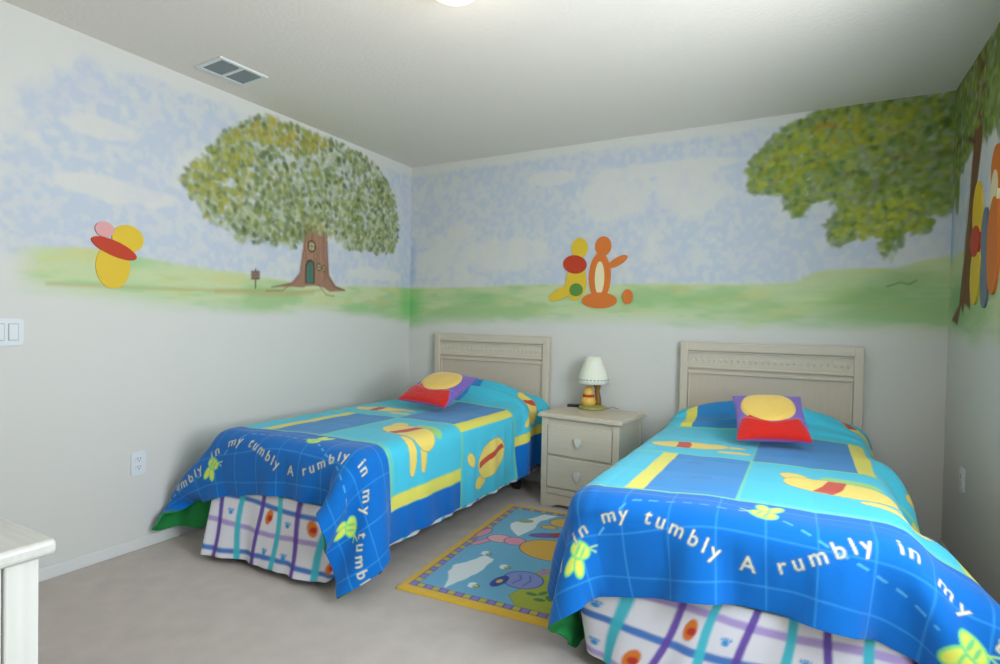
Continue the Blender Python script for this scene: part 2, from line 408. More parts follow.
bough = [(2.571, 2.116), (2.62, 2.20), (2.681, 2.26), (2.735, 2.33), (2.775, 2.362), (2.87, 2.38), (2.938, 2.42), (3.138, 2.435), (3.347, 2.44), (3.6, 2.44), (3.6, 1.84), (3.54, 1.80), (3.50, 1.83), (3.462, 1.824), (3.48, 1.75), (3.456, 1.703), (3.39, 1.70), (3.346, 1.67), (3.325, 1.58), (3.295, 1.565), (3.27, 1.65), (3.243, 1.71), (3.20, 1.70), (3.135, 1.71), (3.08, 1.65), (3.035, 1.663), (3.013, 1.755), (3.07, 1.854), (3.018, 1.937), (2.905, 1.921), (2.875, 1.84), (2.84, 1.832), (2.80, 1.877), (2.785, 1.958), (2.687, 1.994), (2.60, 2.0)]
G2 = [(118, 138, 50), (140, 154, 56), (100, 124, 56), (156, 166, 72), (112, 134, 76), (86, 112, 54), (140, 154, 104), (148, 154, 54), (150, 158, 126), (132, 140, 112)]
foliage(pb, bough, 900, .022, G2, (128, 150, 62), .92, 5, .2)
for pts, w in (([(3.6, 2.12), (3.50, 2.12), (3.415, 2.133), (3.253, 2.104), (3.104, 2.058), (3.04, 2.02)], .024), ([(3.012, 2.197), (2.93, 2.20), (2.85, 2.231)], .016), ([(3.40, 2.18), (3.376, 2.077), (3.30, 2.03), (3.215, 1.945), (3.13, 1.90)], .016), ([(3.45, 2.13), (3.38, 2.2), (3.36, 2.26)], .012)):
    pb.line(pts, w, (122, 92, 62), soft=.02, al=.8)
foliage(pb, bough, 1500, .020, G2, (128, 150, 60), .0, 15, .2)
foliage(pb, [(2.62, 2.05), (2.85, 2.33), (3.2, 2.40), (3.5, 2.40), (3.3, 2.25), (2.9, 2.1), (2.8, 1.98)], 300, .017, [(160, 166, 44), (170, 158, 44), (150, 164, 70)], (0, 0, 0), 0, 17)
foliage(pb, [(3.02, 1.68), (3.45, 1.72), (3.44, 1.9), (3.1, 1.85)], 120, .016, [(176, 176, 60), (156, 168, 60)], (0, 0, 0), 0, 18)
pb.line([(2.93, 2.335), (2.99, 2.35), (3.03, 2.33)], .02, (176, 104, 50), soft=.02, al=.55)

# right wall: the corner tree
pr = Paint(-1.5, 0, 1.0, ROOM_H, MR, WALL)
sky(pr, 2.42, None, 1.45, 99, [(-.9, 1.7, .3, .12)])
grass(pr, lambda U: 1.57+0*U-.04*sstep(-.2, -.6, U), lambda U: 1.10+0*U, 63, None, [(-.2, 1.3, .2, .15, (110, 160, 112), .7)])
pr.line([(-.02, 1.55), (-.02, 1.95)], .05, (100, 150, 205), soft=.06, al=.6)
canopy = [(0, 1.83), (-.06, 1.86), (-.12, 1.78), (-.16, 1.95), (-.24, 2.0), (-.36, 2.03), (-.5, 2.06), (-.62, 1.98), (-.72, 2.04), (-.82, 1.97), (-.95, 2.05), (-1.1, 1.98), (-1.3, 2.1), (-1.5, 2.1), (-1.5, 2.44), (0, 2.44)]
foliage(pr, canopy, 700, .024, G2, (112, 136, 56), .92, 6, .2)
pr.poly([(-.44, 2.44), (-.60, 2.44), (-.545, 2.0), (-.49, 1.85), (-.47, 1.64), (-.41, 1.40), (-.44, 1.27), (-.33, 1.30), (-.30, 1.25), (-.26, 1.29), (-.20, 1.20), (-.07, 1.225), (-.22, 1.30), (-.30, 1.55), (-.345, 1.75), (-.40, 2.0)], (118, 84, 58), soft=.015)
for k in range(70):
    z = 1.3+1.1*rs.rand(); c = -.27-.22*(z-1.3)/1.0; x = c+.1*(rs.rand()-.5)
    pr.line([(x, z), (x-.03, z+.12)], .007, (84, 60, 44) if rs.rand() < .5 else (150, 108, 76), soft=.01, al=.5)
pr.line([(0, 2.12), (-.2, 2.14), (-.42, 2.05)], .03, (104, 74, 48), soft=.02)
foliage(pr, [(0, 2.44), (-1.5, 2.44), (-1.5, 2.14), (-.6, 2.10), (-.35, 2.14), (-.15, 1.95), (0, 2.0)], 900, .022, G2, (0, 0, 0), .0, 16)

def wall_mesh(paint, us, zs, fn, keep=None):
    U, Z = np.meshgrid(us, zs)
    P = fn(U, Z); C = paint.at(U, Z)
    C[Z < 1.001] = lin(WALL)
    k = keep(U, Z) if keep else None
    return grid_mesh('wall', P, C, k)
zs = np.concatenate([[0, .5, .99], np.linspace(1.0, ROOM_H, 230)])
us = np.concatenate([[FRONT, -3.3], np.linspace(-2.85, 0, 440)])
wl = struct(link('wall_left', wall_mesh(pl, us, zs, lambda U, Z: np.stack([0*U, U, Z], -1)), m_paint))
wb = struct(link('wall_back', wall_mesh(pb, np.linspace(0, ROOM_W, 560), zs, lambda U, Z: np.stack([U, 0*U, Z], -1)), m_paint))
zr = np.sort(np.concatenate([[0, .5, WIN[2], .99, WIN[3]], np.linspace(1.0, ROOM_H, 200)]))
ur = np.concatenate([[FRONT, WIN[0], WIN[1]], np.linspace(-1.5, 0, 230)])
def keep_r(U, Z):
    uc = (U[:-1, :-1]+U[1:, 1:])/2; zc = (Z[:-1, :-1]+Z[1:, 1:])/2
    return ~((uc > WIN[0]) & (uc < WIN[1]) & (zc > WIN[2]) & (zc < WIN[3]))
ptmp = pr
def col_r(U, Z):
    C = ptmp.at(U, Z); C[(Z < 1.001) | (U < -1.45)] = lin(WALL); return C
U, Z = np.meshgrid(ur, zr)
wr = struct(link('wall_right', grid_mesh('wall', np.stack([0*U+ROOM_W, U, Z], -1), col_r(U, Z), keep_r(U, Z)), m_paint))
struct(obj('wall_front', B(-.05, ROOM_W+.05, FRONT-.05, FRONT, 0, ROOM_H), m_plain))
# backing of the outer walls, window reveal
bb = bmesh.new(); box(bb, -.12, -.002, FRONT, .12, 0, ROOM_H); struct(obj('trim_1', bb, m_plain))
bb = bmesh.new(); box(bb, -.12, ROOM_W+.12, .002, .12, 0, ROOM_H); struct(obj('trim_2', bb, m_plain))
for nm, y0, y1, h, fn in (('left', FRONT, -.0, .058, lambda a, b: (0.0, .012, a, b)), ('back', 0, 0, .058, None), ('right', FRONT, 0, .058, lambda a, b: (ROOM_W-.012, ROOM_W, a, b))):
    bm = bmesh.new()
    if fn: x0, x1, a, b_ = fn(y0, y1); box(bm, x0, x1, a, b_, 0, h, .004)
    else: box(bm, .012, ROOM_W-.012, -.012, 0, 0, h, .004)
    struct(obj('baseboard_'+nm, bm, m_trim))
bm = bmesh.new(); y0, y1, z0, z1 = WIN; t = .05
for a in ((y0, y1, z0, z0+t), (y0, y1, z1-t, z1), (y0, y0+t, z0, z1), (y1-t, y1, z0, z1), (y0, y1, (z0+z1)/2-.02, (z0+z1)/2+.02)):
    box(bm, ROOM_W+.0, ROOM_W+.06, a[0], a[1], a[2], a[3], .004)
box(bm, ROOM_W-.04, ROOM_W+.06, y0-.03, y1+.03, z0-.025, z0, .005)
struct(obj('window_1', bm, m_trim))

# ------------------------------------------------------------------ ceiling vent and light
m_white = new_mat('white_enamel', (222, 224, 222), .4, .4)
m_dark = new_mat('duct_shade_grey', (78, 84, 84), .8, .1)  # dark grey stands in for the shade inside the duct
m_louver = new_mat('grey_louver', (132, 140, 140), .5, .3)
v = thing('ceiling_vent', 'white rectangular ceiling air vent with two banks of grey louvers', 'vent', (.275, -1.865, ROOM_H), radians(-3))
bm = bmesh.new()
X, Y, T_ = .108, .135, .022
for a in ((-X, X, -Y, -Y+T_), (-X, X, Y-T_, Y), (-X, -X+T_, -Y+T_, Y-T_), (X-T_, X, -Y+T_, Y-T_), (-X+T_, X-T_, -.009, .009)):
    box(bm, a[0], a[1], a[2], a[3], -.010, 0, .002)
obj('frame', bm, m_white, v)
obj('duct_shade_sheet', B(-X+.02, X-.02, -Y+.02, Y-.02, -.0015, -.0002), m_dark, v)  # flat dark sheet, painted shade behind the louvers
for sgn in (-1, 1):
    bm = bmesh.new()
    for k in range(8):
        x = -X+T_+.012+k*.0195
        y0, y1 = (.009, Y-T_) if sgn > 0 else (-Y+T_, -.009)
        vs = [bm.verts.new(p) for p in [(x-.005, y0, -.008), (x+.006, y0, -.0025), (x+.006, y1, -.0025), (x-.005, y1, -.008), (x-.005, y0, -.0070), (x+.006, y0, -.0017), (x+.006, y1, -.0017), (x-.005, y1, -.0070)]]
        for f in [(0,1,2,3),(7,6,5,4),(0,4,5,1),(1,5,6,2),(2,6,7,3),(3,7,4,0)]: bm.faces.new([vs[i] for i in f])
    obj('louver_bank', bm, m_louver, v)
lt = thing('ceiling_light', 'round flush ceiling light with tan rim and glowing cream glass', 'ceiling light', (1.75, -2.035, ROOM_H))
m_brass = new_mat('tan_metal_rim', (196, 178, 150), .35, .5, metal=.4)
m_glow = new_mat('glowing_glass', (250, 244, 225), .4, .3, emit=((255, 240, 205), .5))
obj('rim', lathe(bmesh.new(), [(.06, 0), (.142, 0), (.150, -.012), (.148, -.026), (.134, -.034), (.118, -.034), (.118, -.020), (.06, -.015)], 64), m_brass, lt, smooth=True)
obj('glass_dome', lathe(bmesh.new(), [(.117, -.021), (.116, -.034), (.106, -.054), (.084, -.074), (.05, -.088), (.012, -.094)], 64), m_glow, lt, smooth=True)
d = bpy.data.lights.new('bulb', 'POINT'); d.energy = 2.2; d.color = (1, .9, .76); d.shadow_soft_size = .10
o = bpy.data.objects.new('bulb', d); COL.objects.link(o); o.location = (1.75, -2.035, ROOM_H-.30)

# ------------------------------------------------------------------ outlets and switch
m_plate = new_mat('plate_plastic', (218, 222, 224), .35, .45)
m_slot = new_mat('slot', (90, 94, 98), .6, .2)
def wall_fn(side):
    return {'L': lambda u, v, d: (d, u, v), 'R': lambda u, v, d: (ROOM_W-d, u, v), 'B': lambda u, v, d: (u, -d, v)}[side]
def outlet(side, u, z, label):
    f = wall_fn(side); base = f(u, z, 0)
    g = lambda a, b, d: tuple(np.array(f(u+a, z+b, d))-np.array(base))
    t = thing('wall_outlet', label, 'outlet', base)
    obj('cover_plate', prism(bmesh.new(), ell(0, 0, .036, .058, 0, 40, 8), g, .0, .007, .002), m_plate, t)
    for s_ in (-1, 1):
        r = obj('socket', prism(bmesh.new(), ell(0, s_*.020, .0165, .0155, 0, 32, 3.5), g, .007, .010, .001), m_plate, t)
        bm = bmesh.new()
        for du in (-.006, .006): prism(bm, [(du-.0013, s_*.02-.001), (du+.0013, s_*.02-.001), (du+.0013, s_*.02+.009), (du-.0013, s_*.02+.009)], g, .0098, .0104)
        prism(bm, ell(0, s_*.02-.008, .003, .003, 0, 12), g, .0098, .0104)
        obj('slots', bm, m_slot, r)
    return t
outlet('L', -2.167, .433, 'white duplex wall outlet low on the left wall beside the bed')
outlet('R', -.412, .47, 'small white wall outlet low on the shaded right wall')
m_gap_shade = new_mat('gap_shade_grey', (140, 146, 150), .6, .2)  # grey stands in for the shade in the gap around each rocker
sw = thing('light_switch', 'white two-gang light switch plate at the left edge of the wall', 'light switch', (0, -2.697, 1.09))
g = lambda a, b, d: (d, a, b)
obj('cover_plate', prism(bmesh.new(), ell(0, 0, .060, .056, 0, 48, 9), g, 0, .007, .002), m_plate, sw)
for s_ in (-1, 1):
    obj('rocker_shade_plate', prism(bmesh.new(), [(s_*.024-.018, -.035), (s_*.024+.018, -.035), (s_*.024+.018, .035), (s_*.024-.018, .035)], g, .0068, .0074), m_gap_shade, sw)
    obj('rocker', prism(bmesh.new(), [(s_*.024-.016, -.033), (s_*.024+.016, -.033), (s_*.024+.016, .033), (s_*.024-.016, .033)], g, .0068, .0115, .002), m_white, sw)

# ------------------------------------------------------------------ plain stand-ins for the figures on the mural
m_yel = new_mat('yellow_paint', (222, 186, 52), .55, .3)
m_red = new_mat('red_paint', (190, 62, 34), .55, .3)
m_org = new_mat('orange_paint', (216, 118, 48), .55, .3)
m_pnk = new_mat('pink_paint', (222, 160, 158), .55, .3)
m_crm = new_mat('cream_paint', (232, 218, 176), .55, .3)
m_gry = new_mat('grey_paint', (112, 120, 134), .55, .3)
m_grn = new_mat('green_paint', (92, 138, 66), .55, .3)
def decal(side, origin, parts, label, d=.008):
    f = wall_fn(side); u0, z0 = origin; base = np.array(f(u0, z0, 0))
    t = thing('mural_cutout', label, 'wall decoration', tuple(base))
    for k, (nm, outline, mat, a, b) in enumerate(parts):
        gg = lambda u, v, dd: tuple(np.array(f(u, v, dd))-base)
        obj(nm, prism(bmesh.new(), outline, gg, a, b), mat, t)
    return t
decal('L', (-2.30, 1.30), [
    ('yellow_oval', ell(-2.29, 1.40, .075, .105, 0), m_yel, 0, 0.0066),
    ('yellow_disc', ell(-2.225, 1.54, .072, .066, 0), m_yel, 0, 0.0082),
    ('red_band', ell(-2.285, 1.485, .105, .036, -.35), m_red, 0, 0.0098),
    ('pink_disc', ell(-2.33, 1.57, .040, .036, 0), m_pnk, 0, 0.0114)],
    'small yellow, red and pink cut-out standing alone on the left wall hill')
decal('B', (1.47, 1.30), [
    ('yellow_disc', ell(1.492, 1.705, .062, .072, 0), m_yel, 0, 0.0066),
    ('yellow_oval', ell(1.47, 1.46, .078, .125, -.1), m_yel, 0, 0.0082),
    ('red_band', ell(1.46, 1.59, .088, .065, -.2), m_red, 0, 0.0098),
    ('yellow_base', ell(1.36, 1.385, .10, .038, .45), m_yel, 0, 0.0114),
    ('green_disc', ell(1.475, 1.41, .05, .045, 0), m_grn, 0, 0.0130)],
    'yellow cut-out with red middle on the back wall hill, left of the orange one')
decal('B', (1.64, 1.28), [
    ('orange_disc', ell(1.665, 1.71, .058, .068, 0), m_org, 0, 0.0066),
    ('orange_oval', ell(1.645, 1.50, .078, .165, 0), m_org, 0, 0.0082),
    ('cream_oval', ell(1.645, 1.49, .034, .115, 0), m_crm, 0, 0.0098),
    ('orange_base', ell(1.645, 1.335, .125, .055, 0), m_org, 0, 0.0114),
    ('orange_bar', ell(1.77, 1.60, .075, .026, .5), m_org, 0, 0.0130),
    ('orange_ring_disc', ell(1.845, 1.36, .034, .05, 0), m_org, 0, 0.0146)],
    'orange cut-out with cream centre on the back wall hill above the nightstand')
decal('R', (-.52, 1.33), [
    ('yellow_oval', ell(-.53, 1.70, .075, .14, 0), m_yel, 0, 0.0066),
    ('yellow_base', ell(-.525, 1.42, .072, .13, 0), m_yel, 0, 0.0082),
    ('red_band', ell(-.52, 1.575, .075, .07, 0), m_red, 0, 0.0098)],
    'tall yellow and red cut-out beside the painted trunk on the right wall')
decal('R', (-.67, 1.28), [
    ('grey_oval', ell(-.665, 1.58, .055, .12, 0), m_gry, 0, 0.0066),
    ('grey_base', ell(-.68, 1.40, .062, .13, 0), m_gry, 0, 0.0082)],
    'dark grey cut-out on the right wall in front of the yellow one')
decal('R', (-.80, 1.3), [
    ('orange_oval', ell(-.80, 1.83, .07, .10, 0), m_org, 0, 0.0066),
    ('cream_oval', ell(-.79, 1.74, .045, .09, 0), m_crm, 0, 0.0082),
    ('orange_base', ell(-.80, 1.52, .08, .2, 0), m_org, 0, 0.0098)],
    'orange and cream cut-out cropped by the right edge of the picture')

# ------------------------------------------------------------------ furniture
WW = (206, 194, 174)
m_wood = wood_mat('whitewashed_wood', WW, .015, .5, 'Z')
m_woodx = wood_mat('whitewashed_wood_across', WW, .015, .5, 'X')
m_panel = wood_mat('whitewashed_panel', (200, 184, 164), .012, .5, 'Z')
m_black = new_mat('black_metal', (26, 26, 30), .5, .4)
m_tick = new_mat('mattress_ticking', (225, 225, 222), .8, .1)

def make_bed(cx, label):
    t = thing('twin_bed', label, 'bed', (cx, 0, 0), 0)
    hw = .495
    hb = obj('headboard', B(-hw+.03, hw-.03, -.045, -.018, .30, 1.055), m_panel, t)
    for s_ in (-1, 1):
        obj('post', box(bmesh.new(), s_*hw-.024*(1+s_), s_*hw+.024*(1-s_), -.065, -.014, 0, 1.071, .006, 3), m_wood, hb)
    obj('top_rail', B(-hw+.045, hw-.045, -.062, -.018, 1.015, 1.068, .005), m_woodx, hb)
    for z0, z1, d in ((.905, .918, .060), (.872, .890, .058), (1.003, 1.011, .058)):
        obj('moulding', B(-hw+.045, hw-.045, -d, -.030, z0, z1, .003), m_woodx, hb)
    # embossed frieze of small lozenges between beads
    bm = bmesh.new(); n = 26; w = 2*(hw-.055)/n
    for k in range(n):
        x = -hw+.055+w*(k+.5)
        for zc, r in ((.960, .024),):
            q = [bm.verts.new(p) for p in [(x-w*.48, -.047, zc), (x, -.047, zc-r), (x+w*.48, -.047, zc), (x, -.047, zc+r)]]
            c = bm.verts.new((x, -.0525, zc))
            for a in range(4): bm.faces.new((q[a], q[(a+1) % 4], c))
        for zc in (.990, .928):
            for dx in (-.25, .25):
                xx = x+w*dx; r = .0065
                q = [bm.verts.new((xx+r*cos(a*pi/3), -.047, zc+r*sin(a*pi/3))) for a in range(6)]; c = bm.verts.new((xx, -.0505, zc))
                for a in range(6): bm.faces.new((q[a], q[(a+1) % 6], c))
    box(bm, -hw+.045, hw-.045, -.048, -.040, .915, 1.004)
    obj('carved_frieze', bm, m_woodx, hb)
    obj('inner_panel_edge', box(bmesh.new(), -hw+.05, -hw+.062, -.052, -.04, .32, .872, .003), m_wood, hb)
    obj('inner_panel_edge', box(bmesh.new(), hw-.062, hw-.05, -.052, -.04, .32, .872, .003), m_wood, hb)
    fr = obj('metal_frame', B(-.46, -.43, -1.93, -.07, .15, .185), m_black, t)
    for x0, x1, y0, y1 in ((.43, .46, -1.93, -.07), (-.43, .43, -1.80, -1.77), (-.43, .43, -.26, -.23)):
        obj('frame_rail', B(x0, x1, y0, y1, .15, .185), m_black, fr)
    for x, y in ((-.40, -1.76), (.40, -1.76), (-.40, -.24), (.36, -.24)):
        bm = bmesh.new(); tube(bm, [(x, y, .16), (x, y, .055)], .012); box(bm, x-.018, x+.018, y-.022, y+.022, .035, .062, .004)
        lg = obj('caster_leg', bm, m_black, t)
        bm = bmesh.new(); tube(bm, [(x-.014, y, .026), (x+.014, y, .026)], .026, 20)
        obj('wheel', bm, new_mat('dark_wheel', (58, 46, 38), .5, .4), lg)
    obj('box_spring', B(-.455, .455, -1.93, -.07, .185, .385, .05, 3), m_tick, t)
    obj('mattress', B(-.485, .485, -1.980, -.065, .388, .593, .05, 4), m_tick, t, auto=50)
    return t
make_bed(.80, 'twin bed with whitewashed headboard in the left corner, nearest the left wall')
make_bed(2.705, 'twin bed with whitewashed headboard at the right, beyond the nightstand')

# nightstand
NS_R = radians(-5.5); NS = Vector((1.41, -.48, 0))
nsx = Vector((cos(NS_R), sin(NS_R), 0)); nsy = Vector((-sin(NS_R), cos(NS_R), 0))
TW, TD, TH = .570, .425, .60
ns = thing('nightstand', 'whitewashed two-drawer nightstand between the two beds', 'nightstand', tuple(NS+nsx*TW/2+nsy*TD/2), NS_R)
bx, by = TW/2-.022, TD/2-.018
body = obj('body', B(-bx+.035, bx-.035, -by+.012, by, .02, TH-.028), m_woodx, ns)
for sx in (-1, 1):
    for sy in (-1, 1):
        obj('post', B(sx*bx-.021*(1+sx), sx*bx+.021*(1-sx), sy*by-.02*(1+sy), sy*by+.02*(1-sy), 0, TH-.028, .003), m_wood, ns)
    obj('side_panel', B(sx*(bx-.012)-.012, sx*(bx-.012)+.006, -by+.03, by-.03, .05, TH-.03), m_wood, ns)
bm = bmesh.new(); box(bm, -TW/2, TW/2, -TD/2, TD/2, TH-.028, TH-.008, .004); box(bm, -TW/2+.006, TW/2-.006, -TD/2+.006, TD/2-.004, TH-.010, TH, .004)
obj('top', bm, m_woodx, ns)
def shield(r): return [(r*x, r*y) for x, y in [(0, -1.15), (.35, -.8), (.62, -.35), (.75, .15), (.72, .62), (.45, .88), (.2, .80), (0, .90), (-.2, .80), (-.45, .88), (-.72, .62), (-.75, .15), (-.62, -.35), (-.35, -.8)]]
m_knob = new_mat('pale_knob', (214, 211, 202), .35, .45)
for z0, z1 in ((.335, .535), (.128, .328)):
    dr = obj('drawer', box(bmesh.new(), -bx+.046, bx-.046, -by-.004, -by+.016, z0+.004, z1-.004, .005, 3), m_woodx, ns)
    zc = (z0+z1)/2
    kb = bmesh.new()
    prism(kb, shield(.030), lambda u, v, d: (u, -by-.004-d, zc+v), .006, .020, .005)
    tube(kb, [(0, -by-.003, zc), (0, -by-.012, zc)], .010, 16)
    obj('knob', kb, m_knob, dr)
obj('bottom_rail', B(-bx+.042, bx-.042, -by+.004, -by+.018, .088, .122, .003), m_woodx, ns)
bm = bmesh.new()
pts = [(-bx+.042, .0), (-bx+.075, .0), (-bx+.12, .022), (0, .030), (bx-.12, .022), (bx-.075, .0), (bx-.042, .0), (bx-.042, .082), (-bx+.042, .082)]
prism(bm, pts, lambda u, v, d: (u, -by+.004+d, v), .014, 0, .0)
obj('plinth_apron', bm, m_woodx, ns)

def onns(u, v): return NS+nsx*u+nsy*v       # a place on the nightstand top, from its front left corner

# lamp
lp = Vector((1.665, -.155, TH))
lamp = thing('table_lamp', 'small table lamp with cream shade on the nightstand', 'lamp', tuple(lp))
m_olive = new_mat('olive_ceramic', (152, 150, 84), .5, .35, var=.12, vscale=60)
m_trunk = new_mat('brown_ceramic', (140, 100, 52), .55, .3, bump=.5, bscale=120)
m_shade = new_mat('lamp_shade', (242, 232, 214), .7, .15, subs=.3)
obj('base', lathe(bmesh.new(), [(.086, 0), (.092, .005), (.092, .014), (.082, .022), (.05, .030), (.012, .032)], 48), m_olive, lamp, smooth=True)
bm = bmesh.new(); tube(bm, [(.030, .015, .024), (.034, .018, .07), (.026, .015, .12), (.036, .016, .17), (.022, .010, .205)], [.026, .019, .017, .016, .012], 14)
tube(bm, [(.030, .015, .12), (.008, .012, .155), (-.004, .008, .19)], [.010, .008, .006], 10)
obj('trunk_post', bm, m_trunk, lamp, smooth=True)
obj('yellow_ornament', lathe(bmesh.new(), [(.006, .022), (.040, .026), (.050, .045), (.046, .070), (.034, .084), (.033, .100), (.036, .118), (.030, .138), (.016, .148), (.004, .150)], 32, (-.022, -.018, 0)), new_mat('yellow_ceramic', (226, 184, 84), .4, .4), lamp, smooth=True)
obj('red_band', lathe(bmesh.new(), [(.030, .080), (.0385, .082), (.040, .090), (.0385, .098), (.030, .100)], 32, (-.022, -.018, 0)), m_red, lamp, smooth=True)
zb, zt = .172, .352
bm = bmesh.new(); n = 64; prof = [(.102, zb), (.0995, zb+.03), (.086, zb+.085), (.062, zb+.140), (.047, zt)]
ro = [[bm.verts.new((r*(1+.006*cos(16*2*pi*i/n))*cos(2*pi*i/n), r*(1+.006*cos(16*2*pi*i/n))*sin(2*pi*i/n), z)) for i in range(n)] for r, z in prof]
ri = [[bm.verts.new(((r-.003)*cos(2*pi*i/n), (r-.003)*sin(2*pi*i/n), z)) for i in range(n)] for r, z in prof]
for R_ in (ro, ri):
    for a, b in zip(R_, R_[1:]):
        for i in range(n): bm.faces.new((a[i], a[(i+1) % n], b[(i+1) % n], b[i]))
for k in (0, -1):
    for i in range(n): bm.faces.new((ro[k][i], ro[k][(i+1) % n], ri[k][(i+1) % n], ri[k][i]))
sh = obj('lamp_shade', bm, m_shade, lamp, smooth=True)
bm = bmesh.new()
for k in range(26):
    a = 2*pi*k/26; a2 = a+.13; r = .1015; z = zb+.028
    q = [bm.verts.new((rr*cos(aa), rr*sin(aa), zz)) for rr in (.0985, .1025) for aa in (a, a2) for zz in (z-.004, z+.004)]
    for f in ((0, 1, 3, 2), (4, 6, 7, 5), (0, 4, 5, 1), (2, 3, 7, 6), (0, 2, 6, 4), (1, 5, 7, 3)): bm.faces.new([q[i] for i in f])
obj('stitched_trim', bm, new_mat('grey_trim', (160, 168, 182), .7, .1), sh)
obj('shade_holder', tube(bmesh.new(), [(.022, .010, .20), (.006, .004, .26), (0, 0, zt-.01)], .006), m_white, lamp)
bm = tube(bmesh.new(), [(.07, .03, .006), (.105, .04, .010), (.13, .03, .022), (.145, .045, .012), (.15, .075, .004), (.15, .10, .004)], .0032, 8)
obj('cord', bm, new_mat('grey_cord', (150, 150, 148), .5, .3), lamp, smooth=True)
rm = Vector((1.535, -.125, TH))
rem = thing('remote_control', 'small flat black remote lying left of the lamp base', 'remote', tuple(rm), radians(22))
obj('case', box(bmesh.new(), -.058, .05, -.022, .022, 0, .016, .006, 3), m_black, rem)
bm = bmesh.new()
for i in range(6):
    for j in range(3): box(bm, -.045+i*.015, -.036+i*.015, -.014+j*.010, -.007+j*.010, .0155, .0175, .001, 1)
obj('button', bm, new_mat('dark_grey_rubber', (60, 62, 66), .6, .2), rem)

# dresser in the left foreground
m_dr = wood_mat('pale_dresser_wood', (202, 199, 190), .02, .45, 'Z')
m_drt = wood_mat('pale_dresser_top', (190, 187, 178), .03, .4, 'X')
DX1, DY1, DZ = 1.832, -3.297, .80
dr = thing('dresser', 'pale wooden dresser cropped at the lower left corner', 'dresser', (1.20, -3.55, 0))
def L_(x0, x1, y0, y1, z0, z1, bev=0, seg=2): return box(bmesh.new(), x0-1.20, x1-1.20, y0+3.55, y1+3.55, z0, z1, bev, seg)
DXF, DYF = DX1-.018, DY1-.018
bm = L_(.55, DX1, FRONT+.02, DY1, DZ-.026, DZ, .008, 3)
obj('top', bm, m_drt, dr)
obj('body', L_(.60, DXF-.014, FRONT+.03, DYF-.014, .03, DZ-.03), m_dr, dr)
for x0, x1 in ((.585, .64), (DXF-.055, DXF)):
    obj('post', L_(x0, x1, DYF-.046, DYF, 0, DZ-.03, .003), m_dr, dr)
obj('side_panel', L_(DXF-.020, DXF-.004, FRONT+.03, DYF-.0475, .03, DZ-.03, .002), m_dr, dr)
for c in range(2):
    for r_ in range(3):
        xa = .65+c*.55; z0 = .08+r_*.225
        dd = obj('drawer', L_(xa, xa+.53, DYF-.02, DYF-.002, z0, z0+.21, .005), m_dr, dr)
        kb = bmesh.new(); prism(kb, shield(.030), lambda u, v, d: (xa+.265+u-1.20, DYF-.004+d+3.55, z0+.105+v), .006, .020, .005)
        tube(kb, [(xa+.265-1.2, DYF-.004+3.55, z0+.105), (xa+.265-1.2, DYF+.006+3.55, z0+.105)], .01, 12)
        obj('knob', kb, m_knob, dd)

# ------------------------------------------------------------------ comforters: pattern
HL, HR, CL = .97, .83, 2.22; HW = .97
C_BORD = (6, 106, 190); C_MID = (50, 134, 196); C_CY = (70, 190, 214); C_YEL = (222, 212, 92); C_GRN = (124, 202, 150); C_LINE = (62, 158, 224)
C_MOT = (232, 206, 104); C_MRED = (196, 74, 52)
pc = Paint(-HW, HW, 0, CL, .0026, C_BORD)
T0, T1, T2 = .405, 1.00, 1.635
# grid lines of the border, slightly wavering
for k in range(-6, 7):
    x = -.045+k*.137
    pc.line([(x+.006*sin(7*t+k), t) for t in np.linspace(0, T0, 12)], .0042, C_LINE, soft=.004, al=.62)
for j, t in enumerate((.065, .205, .345)):
    pc.line([(x, t+.007*sin(9*x+j*2)) for x in np.linspace(-HW, HW, 40)], .0042, C_LINE, soft=.004, al=.62)
# panels
pc.rect(-HW, -.35, T0, T1, C_CY); pc.rect(-.35, -.29, T0, T1, C_YEL); pc.rect(-.29, 0, T0, T1, C_MID)
pc.rect(0, .62, T0, T1, C_CY); pc.rect(.62, .685, T0, T1, C_YEL)
pc.rect(-HW, 0, T1, T2, C_CY); pc.rect(0, .375, T1, T2, C_MID); pc.rect(.375, .435, T1, T2, C_YEL); pc.rect(.435, HW, T1, T2, C_CY)
pc.rect(-HW, -.41, T2, CL+.1, C_CY); pc.rect(-.41, -.35, T2, CL+.1, C_YEL); pc.rect(-.35, 0, T2, CL+.1, C_MID)
pc.rect(0, .57, T2, CL+.1, C_CY); pc.rect(.57, .63, T2, CL+.1, C_YEL); pc.rect(-.04, .02, T2+.0, T2+.0, C_GRN)
# green binding between panels
for a, b, t in ((-HW, .62, T0), (-HW, -.29, T1), (.0, HW, T1), (-HW, 0, T2), (.0, HW, T2)):
    pc.line([(a, t), (b, t+.0)], .016, C_GRN, soft=.004, al=.9)
pc.line([(-.36, T1), (-.0, T1)], .012, C_GRN, al=.9); pc.line([(0, T0), (0, T1)], .009, C_GRN, al=.8); pc.line([(0, T1), (0, T2)], .009, C_GRN, al=.5)
pc.line([(.685, T0), (.69, T1)], .006, C_GRN, al=.5); pc.line([(.62, T0), (.62, T1)], .006, C_GRN, al=.6); pc.line([(.0, T0+.02), (.62, T0+.02)], .012, C_GRN, al=.5)
